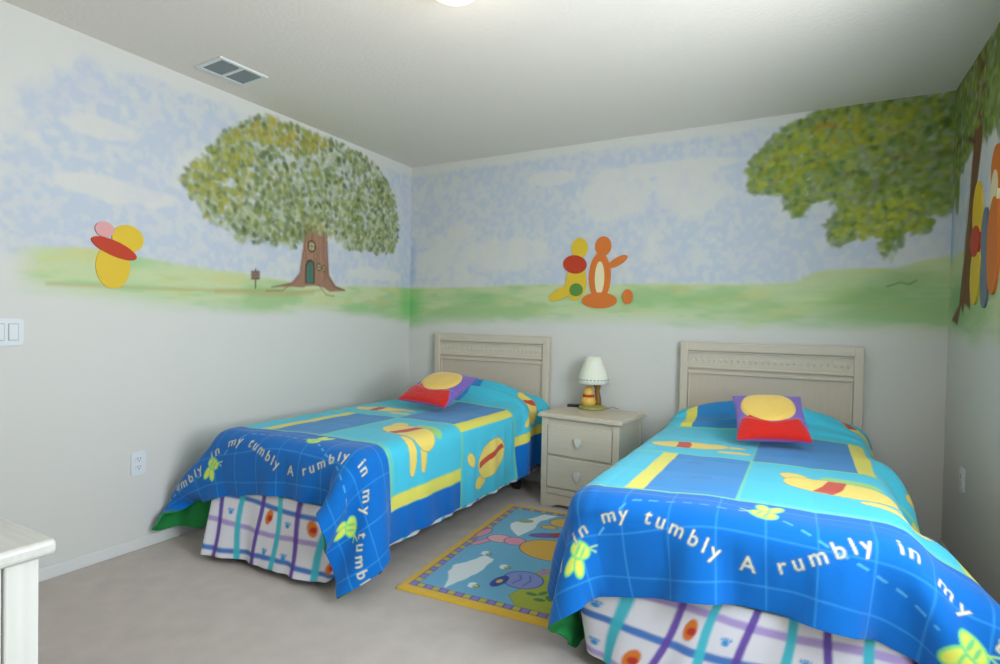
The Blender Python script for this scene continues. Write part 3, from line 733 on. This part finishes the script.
# faint stitched doodles on the plain blue panels
def doodle(cx, cy, sc, rot=0):
    for q in range(2):
        e = ell(cx+sc*(.35 if q else -.35), cy+sc*.5, sc*.3, sc*.5, rot+(.6 if q else -.6), 20); pc.line(e+[e[0]], .003, (38, 96, 176), al=.75)
    e = ell(cx, cy, sc*.55, sc*.34, rot, 20); pc.line(e+[e[0]], .003, (38, 96, 176), al=.75)
    pc.line([(cx-sc*2.2, cy-sc*.4), (cx-sc*1.5, cy+sc*.1), (cx-sc*.8, cy-.1*sc)], .003, (38, 96, 176), al=.7, dash=.02)
for a in ((-.14, .62, .045), (-.20, .85, .04), (.17, 1.20, .045), (.20, 1.50, .045), (-.2, 1.80, .04)): doodle(*a)
# plain rounded motifs, yellow with a red band
def motif(cx, cy, rx, ry, rot, band=(.28, .9), hat=None):
    if hat: pc.ellipse(cx+hat[0], cy+hat[1], hat[2], hat[3], (150, 204, 124), rot, al=1)
    e = ell(cx, cy, rx, ry, rot, 48, 2.3); pc.poly(e, C_MOT); pc.line(e+[e[0]], .0035, (128, 96, 60), al=.7)
    ca, sa = cos(rot), sin(rot)
    q = [(-rx*.36, -ry*.86), (-rx*.30, 0), (-rx*.30, ry*.88), (rx*.02, ry*.98), (rx*.06, 0), (rx*.0, -ry*.95)]
    pc.poly([(cx+x*ca-y*sa, cy+x*sa+y*ca) for x, y in q], C_MRED)
def pebble(cx, cy, rx, ry, rot): 
    e = ell(cx, cy, rx, ry, rot, 36, 2.3); pc.poly(e, C_MOT); pc.line(e+[e[0]], .003, (128, 96, 60), al=.6)
pebble(.47, .66, .10, .026, -.12); pebble(.46, .575, .11, .028, -.10); pebble(.16, .82, .045, .06, .5)
motif(.30, .72, .18, .095, -.25, hat=(.04, .11, .10, .04))
pebble(.60, 1.10, .05, .03, .8); pebble(.74, 1.20, .035, .06, .2)
motif(.63, 1.33, .10, .155, .25)
pebble(-.08, 1.12, .07, .03, .1); pebble(-.10, 1.22, .06, .02, .1)
motif(-.28, 1.20, .17, .062, .15)
pebble(.50, 1.82, .02, .07, .5)
motif(.42, 1.96, .14, .055, -.5)
motif(-.62, 1.9, .1, .06, .2)
motif(-.58, .70, .10, .07, .2)
# bees with dashed flight paths
def bee(cx, cy, a, sc=1.0):
    def E(dx, dy, rx, ry, r, col, al=1): pc.ellipse(cx+(dx*cos(a)-dy*sin(a))*sc, cy+(dx*sin(a)+dy*cos(a))*sc, rx*sc, ry*sc, col, a+r, al=al)
    for dx, dy, rx, ry, r in ((.028, .048, .016, .036, -.5), (-.004, .054, .016, .034, .25)):
        E(dx, dy, rx+.005, ry+.005, r, (120, 214, 130)); E(dx, dy, rx-.002, ry-.004, r, (226, 228, 96))
    E(0, 0, .043, .030, -.35, (120, 214, 130)); E(0, 0, .036, .023, -.35, (214, 226, 96))
    E(.008, -.002, .006, .022, -.3, (120, 205, 130)); E(-.012, .006, .005, .02, -.3, (120, 205, 130))
    for q in (.2, .55):
        pc.line([(cx-.035*sc*cos(a), cy-.035*sc*sin(a)+.008), (cx-.066*sc*cos(a+q-.4), cy-.066*sc*sin(a+q-.4)+.012)], .005, (170, 220, 120))
bee(.085, .295, 0); bee(.60, .135, pi*.95); bee(-.47, .165, pi*.9, .9)
pc.line([(.14, .27), (.26, .205), (.38, .16), (.52, .125)], .006, (96, 180, 220), al=.8, dash=.05)
pc.line([(.68, .14), (HW, .12)], .006, (96, 180, 220), al=.8, dash=.05)
pc.line([(-.40, .20), (-.30, .305), (-.12, .30), (.0, .29)], .006, (96, 180, 220), al=.8, dash=.05)
pc.line([(-.55, .13), (-HW, .05)], .006, (96, 180, 220), al=.8, dash=.05)
# the words along the border
def word_path(s_): return .190-.068*cos(2*pi*(s_-.06)/.76)
LS = .064
def lay(text, start, direction):
    x = start
    seq = text if direction > 0 else text[::-1]
    for ch in seq:
        if ch == ' ': x += direction*.042; continue
        w = glyph_tris(ch)[1]*LS+.012
        c = x+direction*w/2
        if abs(c) < HW-.01:
            sl = math.atan((word_path(c+.01)-word_path(c-.01))/.02)
            pc.glyph(ch, c+sin(sl)*.018, word_path(c)-.018*cos(sl), LS, sl*.9, None)
        x += direction*w
lay('A rumbly in my tumbly', .022, 1)
lay('A rumbly in my tumbly ', .022, -1)
pc.flush((226, 226, 206), bold=.0004, outline=(70, 100, 110), ow=.0022)

def drape(cx, hw, hang, length, pins, pil, iters=900, seed=1, skew=0.0, xwall=None, foot=-1.985):
    """Lets a square-meshed blanket settle over a mattress. Returns grid (nt, ns, 3): row 0 = foot hem."""
    h = .035
    sl_, sr_w = hw
    ns = int(round((sl_+sr_w)/h))+1; nt = int(round(length/h))+1
    s = np.linspace(-sl_, sr_w, ns); t = np.linspace(0, length, nt)
    S, T = np.meshgrid(s, t)
    rng = np.random.RandomState(seed)
    P = np.zeros((nt, ns, 3)); P[..., 0] = cx[1]+S; P[..., 1] = foot-hang+T; P[..., 2] = .84
    P += rng.normal(0, .002, P.shape)
    V = np.zeros_like(P)
    ds = s[1]-s[0]; dt_ = t[1]-t[0]
    # mattress: rounded box around cx[0]
    bx, by0, by1, bz = cx[0], foot, -.06, .595
    half = np.array([.487, (by1-by0)/2, .30]); cen = np.array([bx, (by0+by1)/2, bz-.30]); rad = .055
    ell = [(np.array(c), np.array(r)) for c, r in pil]
    def sdf(Q):
        q = np.abs(Q-cen)-(half-rad)
        d = np.linalg.norm(np.maximum(q, 0), axis=-1)+np.minimum(q.max(-1), 0)-rad
        for c, r in ell:
            k = np.linalg.norm((Q-c)/r, axis=-1); e = (k-1)*r.min()
            hh = np.clip(.5+.5*(d-e)/.07, 0, 1)
            d = d*(1-hh)+e*hh-.07*hh*(1-hh)
        return d
    def collide(Q, off=.014):
        d = sdf(Q)-off
        m = d < 0
        if m.any():
            q = Q[m]; e = 1e-4; g = np.stack([sdf(q+np.eye(3)[i]*e)-sdf(q-np.eye(3)[i]*e) for i in range(3)], -1)
            g /= np.linalg.norm(g, axis=-1, keepdims=True)+1e-9
            Q[m] = q-g*d[m][:, None]
        Q[..., 2] = np.maximum(Q[..., 2], .014)
        Q[..., 1] = np.minimum(Q[..., 1], -.085)
        if xwall is not None:
            Q[..., 0] = np.clip(Q[..., 0], xwall[0], xwall[1])
        return m
    cons = []
    def add(a, b, L, k):
        cons.append((a, b, L, k))
    sl = slice
    for o in (0, 1):
        def pr(ax, step, k, L):
            n = P.shape[ax]
            for off in range(2*step):
                if off >= n-step: continue
                idx = [i for i in range(n-step) if (i//step) % 2 == (off//step) and i % step == off % step]
                idx = np.array(idx)
                if len(idx) == 0: continue
                if ax == 0: add((idx, sl(None)), (idx+step, sl(None)), L, k)
                else: add((sl(None), idx), (sl(None), idx+step), L, k)
        if o == 0:
            pr(0, 1, 1., dt_); pr(1, 1, 1., ds)
    bend = []
    for step, k in ((2, .22), (4, .06)):
        bend.append((0, step, k, dt_*step)); bend.append((1, step, k, ds*step))
    D = np.hypot(ds, dt_)
    def satis(Q, a, b, L, k):
        A = Q[a]; B = Q[b]; d = B-A; l = np.linalg.norm(d, axis=-1, keepdims=True)+1e-9
        c = d*(.5*k*(l-L)/l)
        Q[a] = A+c; Q[b] = B-c
    def jac(Q, a, b, L, k):
        d = Q[b]-Q[a]; l = np.linalg.norm(d, axis=-1, keepdims=True)+1e-9
        return d*(.5*k*(l-L)/l)
    pinl = [(int(round(tt/dt_)), int(round((ss+sl_)/ds)), np.array(p, float), w, r) for ss, tt, p, w, r in pins]
    ii, jj = np.mgrid[0:nt, 0:ns]
    pinw = []
    for i, j, p, w, r in pinl:
        g = np.exp(-(((ii-i)*dt_)**2+((jj-j)*ds)**2)/(2*r*r)); g[g < .05] = 0
        pinw.append((i, j, p, w, g[..., None]))
    dt = 1/60.
    P[..., 1] = np.minimum(P[..., 1], -.085)
    anc = (np.abs(S+cx[1]-cx[0]) < .44) & (T > hang+.05) & (T < 1.7)
    ax0, ay0 = cx[1]+S[anc], foot-hang+T[anc]
    ay0 = ay0+skew*np.clip((-S[anc]-.08)/.3, 0, 1)*np.clip((1.6-T[anc])/1.2, 0, 1)
    ah = (np.abs(S+cx[1]-cx[0]) < .40) & (T >= 1.7)
    for it in range(iters):
        V[..., 2] -= 9.8*dt*.5
        V *= .965 if it < iters*.8 else .9
        Q = P+V*dt
        f = min(1, it/(iters*.4))
        for i, j, p, w, g in pinw:
            Q += (p-Q[i, j])*w*g*f
        for sub in range(7):
            for a, b, L, k in cons: satis(Q, a, b, L, k)
            # shear
            for (a, b) in (((sl(0, -1), sl(0, -1)), (sl(1, None), sl(1, None))), ((sl(0, -1), sl(1, None)), (sl(1, None), sl(0, -1)))):
                c = jac(Q, a, b, D, .35); Q[a] += c*.5; Q[b] -= c*.5
            for ax, st, k, L in bend:
                a = (sl(0, -st), sl(None)) if ax == 0 else (sl(None), sl(0, -st))
                b = (sl(st, None), sl(None)) if ax == 0 else (sl(None), sl(st, None))
                c = jac(Q, a, b, L, k); Q[a] += c*.5; Q[b] -= c*.5
            m = collide(Q)
        # friction
        Q[anc, 0] = Q[anc, 0]*.3+ax0*.7; Q[anc, 1] = Q[anc, 1]*.3+ay0*.7
        Q[ah, 0] = Q[ah, 0]*.5+(cx[1]+S[ah])*.5
        Q[ah, 1] = Q[ah, 1]*.6+.4*(foot-hang+1.7+(T[ah]-1.7)*(-.095-foot+hang-1.7)/(length-1.7))
        fr = m & (Q[..., 2] > .5)
        Q[fr, :2] = P[fr, :2]*.8+Q[fr, :2]*.2
        V = (Q-P)/dt
        sp = np.linalg.norm(V, axis=-1, keepdims=True); V *= np.minimum(1, 2.5/np.maximum(sp, 1e-6))
        P = Q
    return P, s, t

m_comf = new_mat('printed_cotton', rough=.8, spec=.15, bump=.10, bscale=90, attr='pattern', sheen=.15)
m_back = new_mat('green_backing', (44, 140, 74), .8, .15, bump=.1, bscale=90)
def cubic(A, xs):
    """Catmull-Rom along axis 0 at fractional rows xs"""
    n = A.shape[0]; i = np.clip(np.floor(xs).astype(int), 0, n-2); f = (xs-i)[:, None, None]
    p0 = A[np.maximum(i-1, 0)]; p1 = A[i]; p2 = A[i+1]; p3 = A[np.minimum(i+2, n-1)]
    p0 = np.where((i == 0)[:, None, None], 2*p1-p2, p0); p3 = np.where((i == n-2)[:, None, None], 2*p2-p1, p3)
    return .5*((2*p1)+(-p0+p2)*f+(2*p0-5*p1+4*p2-p3)*f*f+(-p0+3*p1-3*p2+p3)*f**3)
def normals(P):
    a = np.gradient(P, axis=1); b = np.gradient(P, axis=0); n = np.cross(a, b)
    return n/(np.linalg.norm(n, axis=-1, keepdims=True)+1e-9)
def comforter(G, paint, label):
    P, s_, t_ = G
    for _ in range(1):            # soften the crumples the way batting does
        Q = P.copy(); Q[1:-1, 1:-1] = P[1:-1, 1:-1]*.5+.125*(P[:-2, 1:-1]+P[2:, 1:-1]+P[1:-1, :-2]+P[1:-1, 2:]); P = Q
    ss = np.linspace(-HL, HR, 470); ts = np.concatenate([np.arange(0, .44, .0035), np.linspace(.44, CL, 290)])
    def up_(ss, ts):
        A = cubic(P, (ts-t_[0])/(t_[1]-t_[0])); A = cubic(A.transpose(1, 0, 2), (ss-s_[0])/(s_[1]-s_[0])).transpose(1, 0, 2); return A
    F = up_(ss, ts); S, T = np.meshgrid(ss, ts)
    N = normals(F)
    puff = .0035*np.abs(np.sin(pi*(S+.83)/.21))**.6*np.abs(np.sin(pi*T/.23))**.6
    F = F+N*puff[..., None]
    C = paint.at(S, T)
    s2 = np.linspace(-HL, HR, 120); t2 = np.linspace(0, CL, 150); K = up_(s2, t2); K = K-normals(K)*.011
    K[..., 2] = np.maximum(K[..., 2], .002)
    # rim: front edge to back edge
    R1 = np.concatenate([np.stack([s2, 0*s2], 1), np.stack([0*t2[1:]+HR, t2[1:]], 1), np.stack([s2[::-1][1:], 0*s2[1:]+CL], 1), np.stack([0*t2[1:]-HL, t2[::-1][1:]], 1)])
    Fr = up_(s2, t2)
    fr = np.concatenate([Fr[0], Fr[1:, -1], Fr[-1, ::-1][1:], Fr[::-1, 0][1:]]); kr = np.concatenate([K[0], K[1:, -1], K[-1, ::-1][1:], K[::-1, 0][1:]])
    n, m = K.shape[:2]; i, j = np.mgrid[0:n-1, 0:m-1]
    kf = np.stack([i*m+j, (i+1)*m+j, (i+1)*m+j+1, i*m+j+1], -1).reshape(-1, 4)
    mid = (fr+kr)/2; r = len(fr); out = np.vstack([fr, kr]); a = np.arange(r-1)
    rf = np.stack([a, a+r, a+1+r, a+1], 1)+n*m
    me = grid_mesh('comforter', F, C, None, (np.vstack([K.reshape(-1, 3), out]), np.vstack([kf, rf]), 1))
    o = link('comforter', me, [m_comf, m_back])
    return tag(o, label, 'comforter')
GL = drape((.80, .86), (HL, HR), .222, CL, [(HR, 0, (1.275, -2.10, .05), .3, .10), (-.90, 0, (.075, -2.09, .185), .3, .11), (-HL, .22, (.13, -1.98, .02), .3, .13), (-.76, .22, (.07, -1.99, .36), .15, .08), (.55, .0, (1.23, -2.12, .25), .12, .06)], [((.80, -.25, .60), (.36, .26, .085))], xwall=(.03, 9), skew=-.06)
GR = drape((2.705, 2.725), (HL, HR), .222, CL, [(-HL, 0, (2.27, -1.86, .03), .3, .08), (-.84, .0, (2.195, -1.93, .08), .3, .07), (-HL, .42, (2.08, -1.62, .13), .3, .12), (.68, 1.25, (3.215, -1.0, .46), .1, .18), (.70, .6, (3.33, -1.6, .45), .12, .16), (HR, .30, (3.42, -1.9, .33), .15, .16), (HR, .0, (3.43, -2.16, .32), .2, .15)], [((2.705, -.25, .60), (.36, .26, .085))], seed=3, xwall=(-9, 3.55), skew=-.08)
comforter(GL, pc, 'bright blue patchwork comforter hanging to the floor on the left bed')
comforter(GR, pc, 'bright blue patchwork comforter on the right bed, nearest the camera')

# ------------------------------------------------------------------ bed skirts
def skirt_paint(W_, u_ph, zlines, first, seed):
    p = Paint(0, W_, 0, .36, .004, (226, 224, 230)); r = np.random.RandomState(seed)
    TQ, PU, BL_, LI = (72, 190, 206), (108, 80, 168), (20, 108, 190), (172, 148, 206)
    for z, c, w in zlines:
        p.line([(u, z+.008*sin(9*u+z*40)) for u in np.linspace(0, W_, 60)], w, {'b': BL_, 'l': LI}[c], soft=.006, al=.9)
    k = 0; u = u_ph
    while u < W_:
        c = (TQ, PU)[(k+first) % 2]
        p.line([(u+.010*sin(14*z+k*1.7), z) for z in np.linspace(0, .36, 14)], .031 if c is TQ else .026, c, soft=.006, al=.97)
        for z0 in (.10, .235):
            q = r.rand()
            if q < .22:      # small warm pebble motif
                cx, cy = u+.062, z0+r.uniform(-.01, .02)
                p.ellipse(cx, cy, .022, .036, (222, 126, 56), r.uniform(-.4, .4)); p.ellipse(cx+.006, cy-.004, .016, .013, (196, 62, 50), .3)
            elif q < .7:
                cx, cy = u+.062, z0
                p.ellipse(cx, cy, .012, .009, (60, 150, 214))
                for a in range(4): p.ellipse(cx-.014+a*.0095, cy+.014-.002*abs(a-1.5), .0042, .005, (60, 150, 214))
        u += .122; k += 1
    return p
m_skirt = new_mat('plaid_cotton', rough=.85, spec=.1, bump=.1, bscale=120, attr='pattern')
def skirt(top, bottom, ztop, zbot, paint, label, ripple=.008):
    """top/bottom: matched polylines (x, y) along the foot and sides of the bed; zbot per point"""
    top = np.array(top, float); bottom = np.array(bottom, float); zb = np.array(zbot, float)
    seg = np.r_[0, np.cumsum(np.linalg.norm(np.diff(bottom, axis=0), axis=1))]
    n = int(seg[-1]/.005); u = np.linspace(0, seg[-1], n)
    itp = lambda A: np.stack([np.interp(u, seg, A[:, k]) for k in range(A.shape[1])], 1)
    ker = np.ones(9)/9; pad = lambda a: np.convolve(np.pad(a, 4, 'edge'), ker, 'valid')
    Tp = np.stack([pad(c) for c in itp(top).T], 1); Bt = np.stack([pad(c) for c in itp(bottom).T], 1); Z = pad(np.interp(u, seg, zb))
    d = np.gradient(Bt, axis=0); d /= np.linalg.norm(d, axis=1, keepdims=True)+1e-9; nrm = np.stack([d[:, 1], -d[:, 0]], 1)
    f = np.linspace(0, 1, 60)[:, None]
    drop = (1-f)
    wv = ripple*(np.sin(u*23+1)+.6*np.sin(u*41+2)+.4*np.sin(u*67))
    XY = Tp[None]*drop[..., None]+Bt[None]*(1-drop[..., None])+nrm[None]*(wv[None]*f**1.2)[..., None]
    zz = ztop+(Z[None]-ztop)*f
    P = np.concatenate([XY, zz[..., None]], -1)[::-1]
    L0 = .34; U, V = np.meshgrid(u, np.linspace(0, 1, 60)); Vv = (zz[::-1]-.0)
    C = paint.at(U, np.clip(Vv, 0, .355))
    me = grid_mesh('bed_skirt', P, C)
    o = link('bed_skirt', me, m_skirt)
    md = o.modifiers.new('thickness', 'SOLIDIFY'); md.thickness = .0025; md.offset = -1
    return tag(o, label, 'bed skirt')
# left bed: foot panel reaches the carpet, the side panel is tucked up short
skirt([(.318, -1.30), (.318, -1.95), (.335, -1.983), (.66, -1.987), (.93, -1.987), (1.25, -1.986), (1.283, -1.955), (1.289, -1.2), (1.289, -.10)],
      [(.335, -1.35), (.36, -2.03), (.385, -2.095), (.663, -2.035), (.93, -2.05), (1.13, -2.012), (1.20, -1.98), (1.292, -1.5), (1.292, -.10)],
      .352, [.05, .035, .035, .035, .035, .035, .10, .150, .150],
      skirt_paint(3.4, .83, [(.30, 'b', .022), (.185, 'l', .022), (.075, 'b', .022)], 1, 4),
      'plaid bed skirt on the left bed, white with purple and turquoise stripes')
skirt([(2.218, -1.20), (2.218, -1.95), (2.24, -1.984), (2.6, -1.986), (3.15, -1.986), (3.192, -1.95), (3.192, -1.2)],
      [(2.214, -1.20), (2.225, -1.84), (2.265, -1.93), (2.46, -2.00), (3.18, -2.03), (3.225, -1.98), (3.21, -1.2)],
      .352, [.10, .07, .05, .04, .035, .035, .04],
      skirt_paint(3.4, .60, [(.305, 'l', .024), (.190, 'b', .026), (.07, 'l', .02)], 0, 9),
      'plaid bed skirt on the right bed, at the bottom of the picture')

# ------------------------------------------------------------------ cushions
def cushion(corners, label, thick=.085):
    """corners: bottom left, bottom right, top right, top left of the front"""
    BL, BR, TR, TL = [Vector(c) for c in corners]; c0 = (BL+BR+TR+TL)/4
    w = ((BR-BL).length+(TR-TL).length)/2; h = ((TL-BL).length+(TR-BR).length)/2
    ex = ((BR-BL)+(TR-TL)).normalized(); ey = ((TL-BL)+(TR-BR)); ey = (ey-ex*ey.dot(ex)).normalized(); ez = ex.cross(ey)
    p = Paint(-.5, .5, -.5, .5, .004, (122, 96, 176))
    p.ellipse(-.02, .12, .39, .335, (232, 194, 96), soft=.01)
    p.poly([(-.50, -.50), (.50, -.50), (.48, -.34), (.36, -.13), (.18, -.19), (.02, -.25), (-.14, -.19), (-.30, -.08), (-.42, -.17), (-.49, -.36)], (204, 38, 28), soft=.01)
    n = 150; u = np.linspace(-.5, .5, n); U, V = np.meshgrid(u, u)
    C = p.at(U, V)
    e = np.clip((1-(2*U)**2), 0, 1)**.42*np.clip((1-(2*V)**2), 0, 1)**.42
    pin = 1-.07*((2*V)**2)*(1-(2*np.abs(U))**6)*0
    sx = U*w*(1-.05*(1-(2*V)**2)*np.abs(2*U)**3*1.0)
    sy = V*h*(1-.05*(1-(2*U)**2)*np.abs(2*V)**3*1.0)
    lum = np.zeros_like(U)
    lum += .010*sstep(.36, .30, np.hypot((U+.02)*.85, V-.15)); lum += .012*sstep(-.12, -.22, V+.05*np.cos(U*7))
    wr_ = .003*(fbm(U, V, .12, 5)-.5)*2
    def face(sgn, extra):
        Z = sgn*(e*thick/2+extra)
        return np.stack([sx, sy, Z], -1)
    A = face(1, (lum+wr_)*e**.5); Bk = face(-1, 0*U)
    m = n; i, j = np.mgrid[0:n-1, 0:m-1]
    kf = np.stack([i*m+j, (i+1)*m+j, (i+1)*m+j+1, i*m+j+1], -1).reshape(-1, 4)
    me = grid_mesh('throw_pillow', A, C, None, (Bk.reshape(-1, 3), kf, 1))
    o = link('throw_pillow', me, [m_plush, m_purple])
    Mx = Matrix((ex, ey, ez)).transposed().to_4x4(); Mx.translation = c0; o.matrix_world = Mx
    return tag(o, label, 'pillow')
m_plush = new_mat('plush', rough=.9, spec=.1, bump=.35, bscale=300, attr='pattern', sheen=.3)
m_purple = new_mat('purple_plush', (122, 96, 176), .9, .1, bump=.3, bscale=300, sheen=.3)
cushion([(2.628, -.96, .649), (2.928, -.90, .652), (2.918, -.62, .836), (2.599, -.66, .81)], 'purple square pillow with yellow and red front on the right bed')
cushion([(.71, -.96, .665), (1.085, -1.0, .66), (.989, -.60, .795), (.659, -.64, .836)], 'tilted purple pillow with yellow and red front on the left bed')

# ------------------------------------------------------------------ play rug
RW, RL, RA = .865, 1.255, radians(4.0)
pg = Paint(0, RW, 0, RL, .003, (226, 186, 92))
pg.rect(0, RW, 0, RL, (228, 184, 62))
i0, i1 = .038, .075
pg.rect(i0, RW-i0, i0, RL-i0, (96, 84, 120))
r = np.random.RandomState(2)
def checks(p0, p1, horiz, n):
    for k in range(n):
        a = p0+(p1-p0)*k/n; b = p0+(p1-p0)*(k+1)/n; c = ((142, 126, 196), (196, 180, 84))[k % 2]
        yield a+.003, b-.003, c
for a, b, c in checks(i0, RW-i0, 1, 21):
    pg.rect(a, b, i0+.004, i1-.003, c); pg.rect(a, b, RL-i1+.003, RL-i0-.004, c)
for a, b, c in checks(i0, RL-i0, 0, 29):
    pg.rect(i0+.004, i1-.003, a, b, c); pg.rect(RW-i1+.003, RW-i0-.004, a, b, c)
pg.rect(i1, RW-i1, i1, RL-i1, (112, 176, 208))
Uo = np.array([1.369, -1.837])
def rg(x, y):
    d = np.array([x, y])-Uo; return (d[0]*cos(RA)+d[1]*sin(RA), -d[0]*sin(RA)+d[1]*cos(RA))
def R2(pts): return [rg(*p) for p in pts]
pg.poly(R2([(1.56, -1.745), (1.49, -1.60), (1.47, -1.53), (1.50, -1.46), (1.545, -1.36), (1.60, -1.38), (1.62, -1.50), (1.60, -1.62)]), (226, 232, 232), rough=.012)
pg.poly(R2([(1.57, -1.05), (1.49, -.98), (1.45, -.90), (1.47, -.84), (1.50, -.78), (1.55, -.66), (1.64, -.64), (1.58, -.78), (1.60, -.92)]), (226, 232, 232), rough=.012)
pg.ellipse(*rg(1.50, -.82), .05, .03, (150, 168, 130), .3)
gp = R2([(1.90, -1.78), (1.83, -1.66), (1.86, -1.52), (1.83, -1.42), (1.88, -1.33), (1.95, -1.28), (2.2, -1.2), (2.4, -1.2), (2.4, -1.8)])
gp = [(min(max(u, i1), RW-i1), min(max(v, i1), RL-i1)) for u, v in gp]
pg.poly(gp, (168, 176, 62)); pg.line(gp+[gp[0]], .005, (120, 140, 50), al=.6)
# plain rounded patches in the rug's pink, gold and red
for x, y, a, b, rot, c in ((1.385, -1.10, .075, .030, 1.5, (222, 148, 172)), (1.44, -1.21, .080, .026, 1.2, (222, 148, 172)), (1.50, -1.13, .07, .055, .2, (232, 170, 178)), (1.585, -1.12, .06, .055, .2, (228, 150, 176)),
    (1.70, -.96, .10, .035, .5, (126, 92, 168)), (1.80, -1.13, .17, .13, .1, (228, 176, 74)), (1.74, -.72, .12, .08, .4, (226, 180, 80)), (1.66, -.84, .05, .03, .2, (226, 180, 80)), (1.80, -.90, .10, .035, .4, (190, 60, 52))):
    u, v_ = rg(x, y); pg.ellipse(u, v_, a, b, (104, 74, 70), rot-RA, soft=.004); pg.ellipse(u, v_, a-.005, b-.005, c, rot-RA)
# round purple jar, bees and green sprig
u, v_ = rg(1.82, -1.50); pg.ellipse(u, v_, .095, .088, (72, 84, 160), 0); pg.ellipse(u, v_, .088, .081, (134, 146, 208), 0)
pg.line([(u-.03, v_-.05), (u-.01, v_+.0), (u-.03, v_+.04)], .008, (96, 104, 180)); pg.line([(u+.02, v_-.055), (u+.035, v_), (u+.015, v_+.05)], .008, (96, 104, 180))
u, v_ = rg(1.735, -1.565); pg.ellipse(u, v_, .030, .062, (56, 72, 150), -.2); pg.ellipse(u, v_, .012, .02, (222, 190, 90), -.2)
for x, y in ((1.533, -1.335), (1.686, -1.426), (1.654, -1.659)):
    u, v_ = rg(x, y); pg.ellipse(u+.012, v_, .020, .014, (70, 76, 60)); pg.ellipse(u+.012, v_, .015, .010, (206, 196, 90)); pg.ellipse(u-.008, v_+.012, .018, .012, (226, 234, 236), .6); pg.ellipse(u-.008, v_-.012, .016, .010, (226, 234, 236), -.6)
for k, (x, y) in enumerate(((1.91, -1.60), (1.95, -1.57), (1.99, -1.60), (1.96, -1.63))):
    u, v_ = rg(x, y); pg.ellipse(u, v_, .026, .013, (70, 130, 72), k*1.1)
for k, (x, y) in enumerate(((1.86, -1.36), (1.89, -1.38), (1.87, -1.40))):
    u, v_ = rg(x, y); pg.ellipse(u, v_, .020, .014, (170, 130, 190), k)
nu, nv = 300, 400
u = np.linspace(0, RW, nu); v_ = np.linspace(0, RL, nv); U, V = np.meshgrid(u, v_)
edge = np.minimum(np.minimum(U, RW-U), np.minimum(V, RL-V))
Z = .0125*np.clip(edge/.008, 0, 1)**.5+.001
Z = Z+.0008*fbm(U, V, .02, 3)*(edge > .004)
P = np.stack([U, V, Z], -1)
K = np.array([[0, 0, .0005], [RW, 0, .0005], [RW, RL, .0005], [0, RL, .0005]])
me = grid_mesh('play_rug', P, pg.at(U, V), None, (K, np.array([[0, 3, 2, 1]]), 0))
m_rug = new_mat('rug_pile', rough=.95, spec=.05, bump=.5, bscale=500, attr='pattern', sheen=.2)
rug = link('play_rug', me, m_rug, loc=(Uo[0], Uo[1], 0)); rug.rotation_euler = (0, 0, RA)
tag(rug, 'colourful blue play rug with yellow border on the carpet between the beds', 'rug')
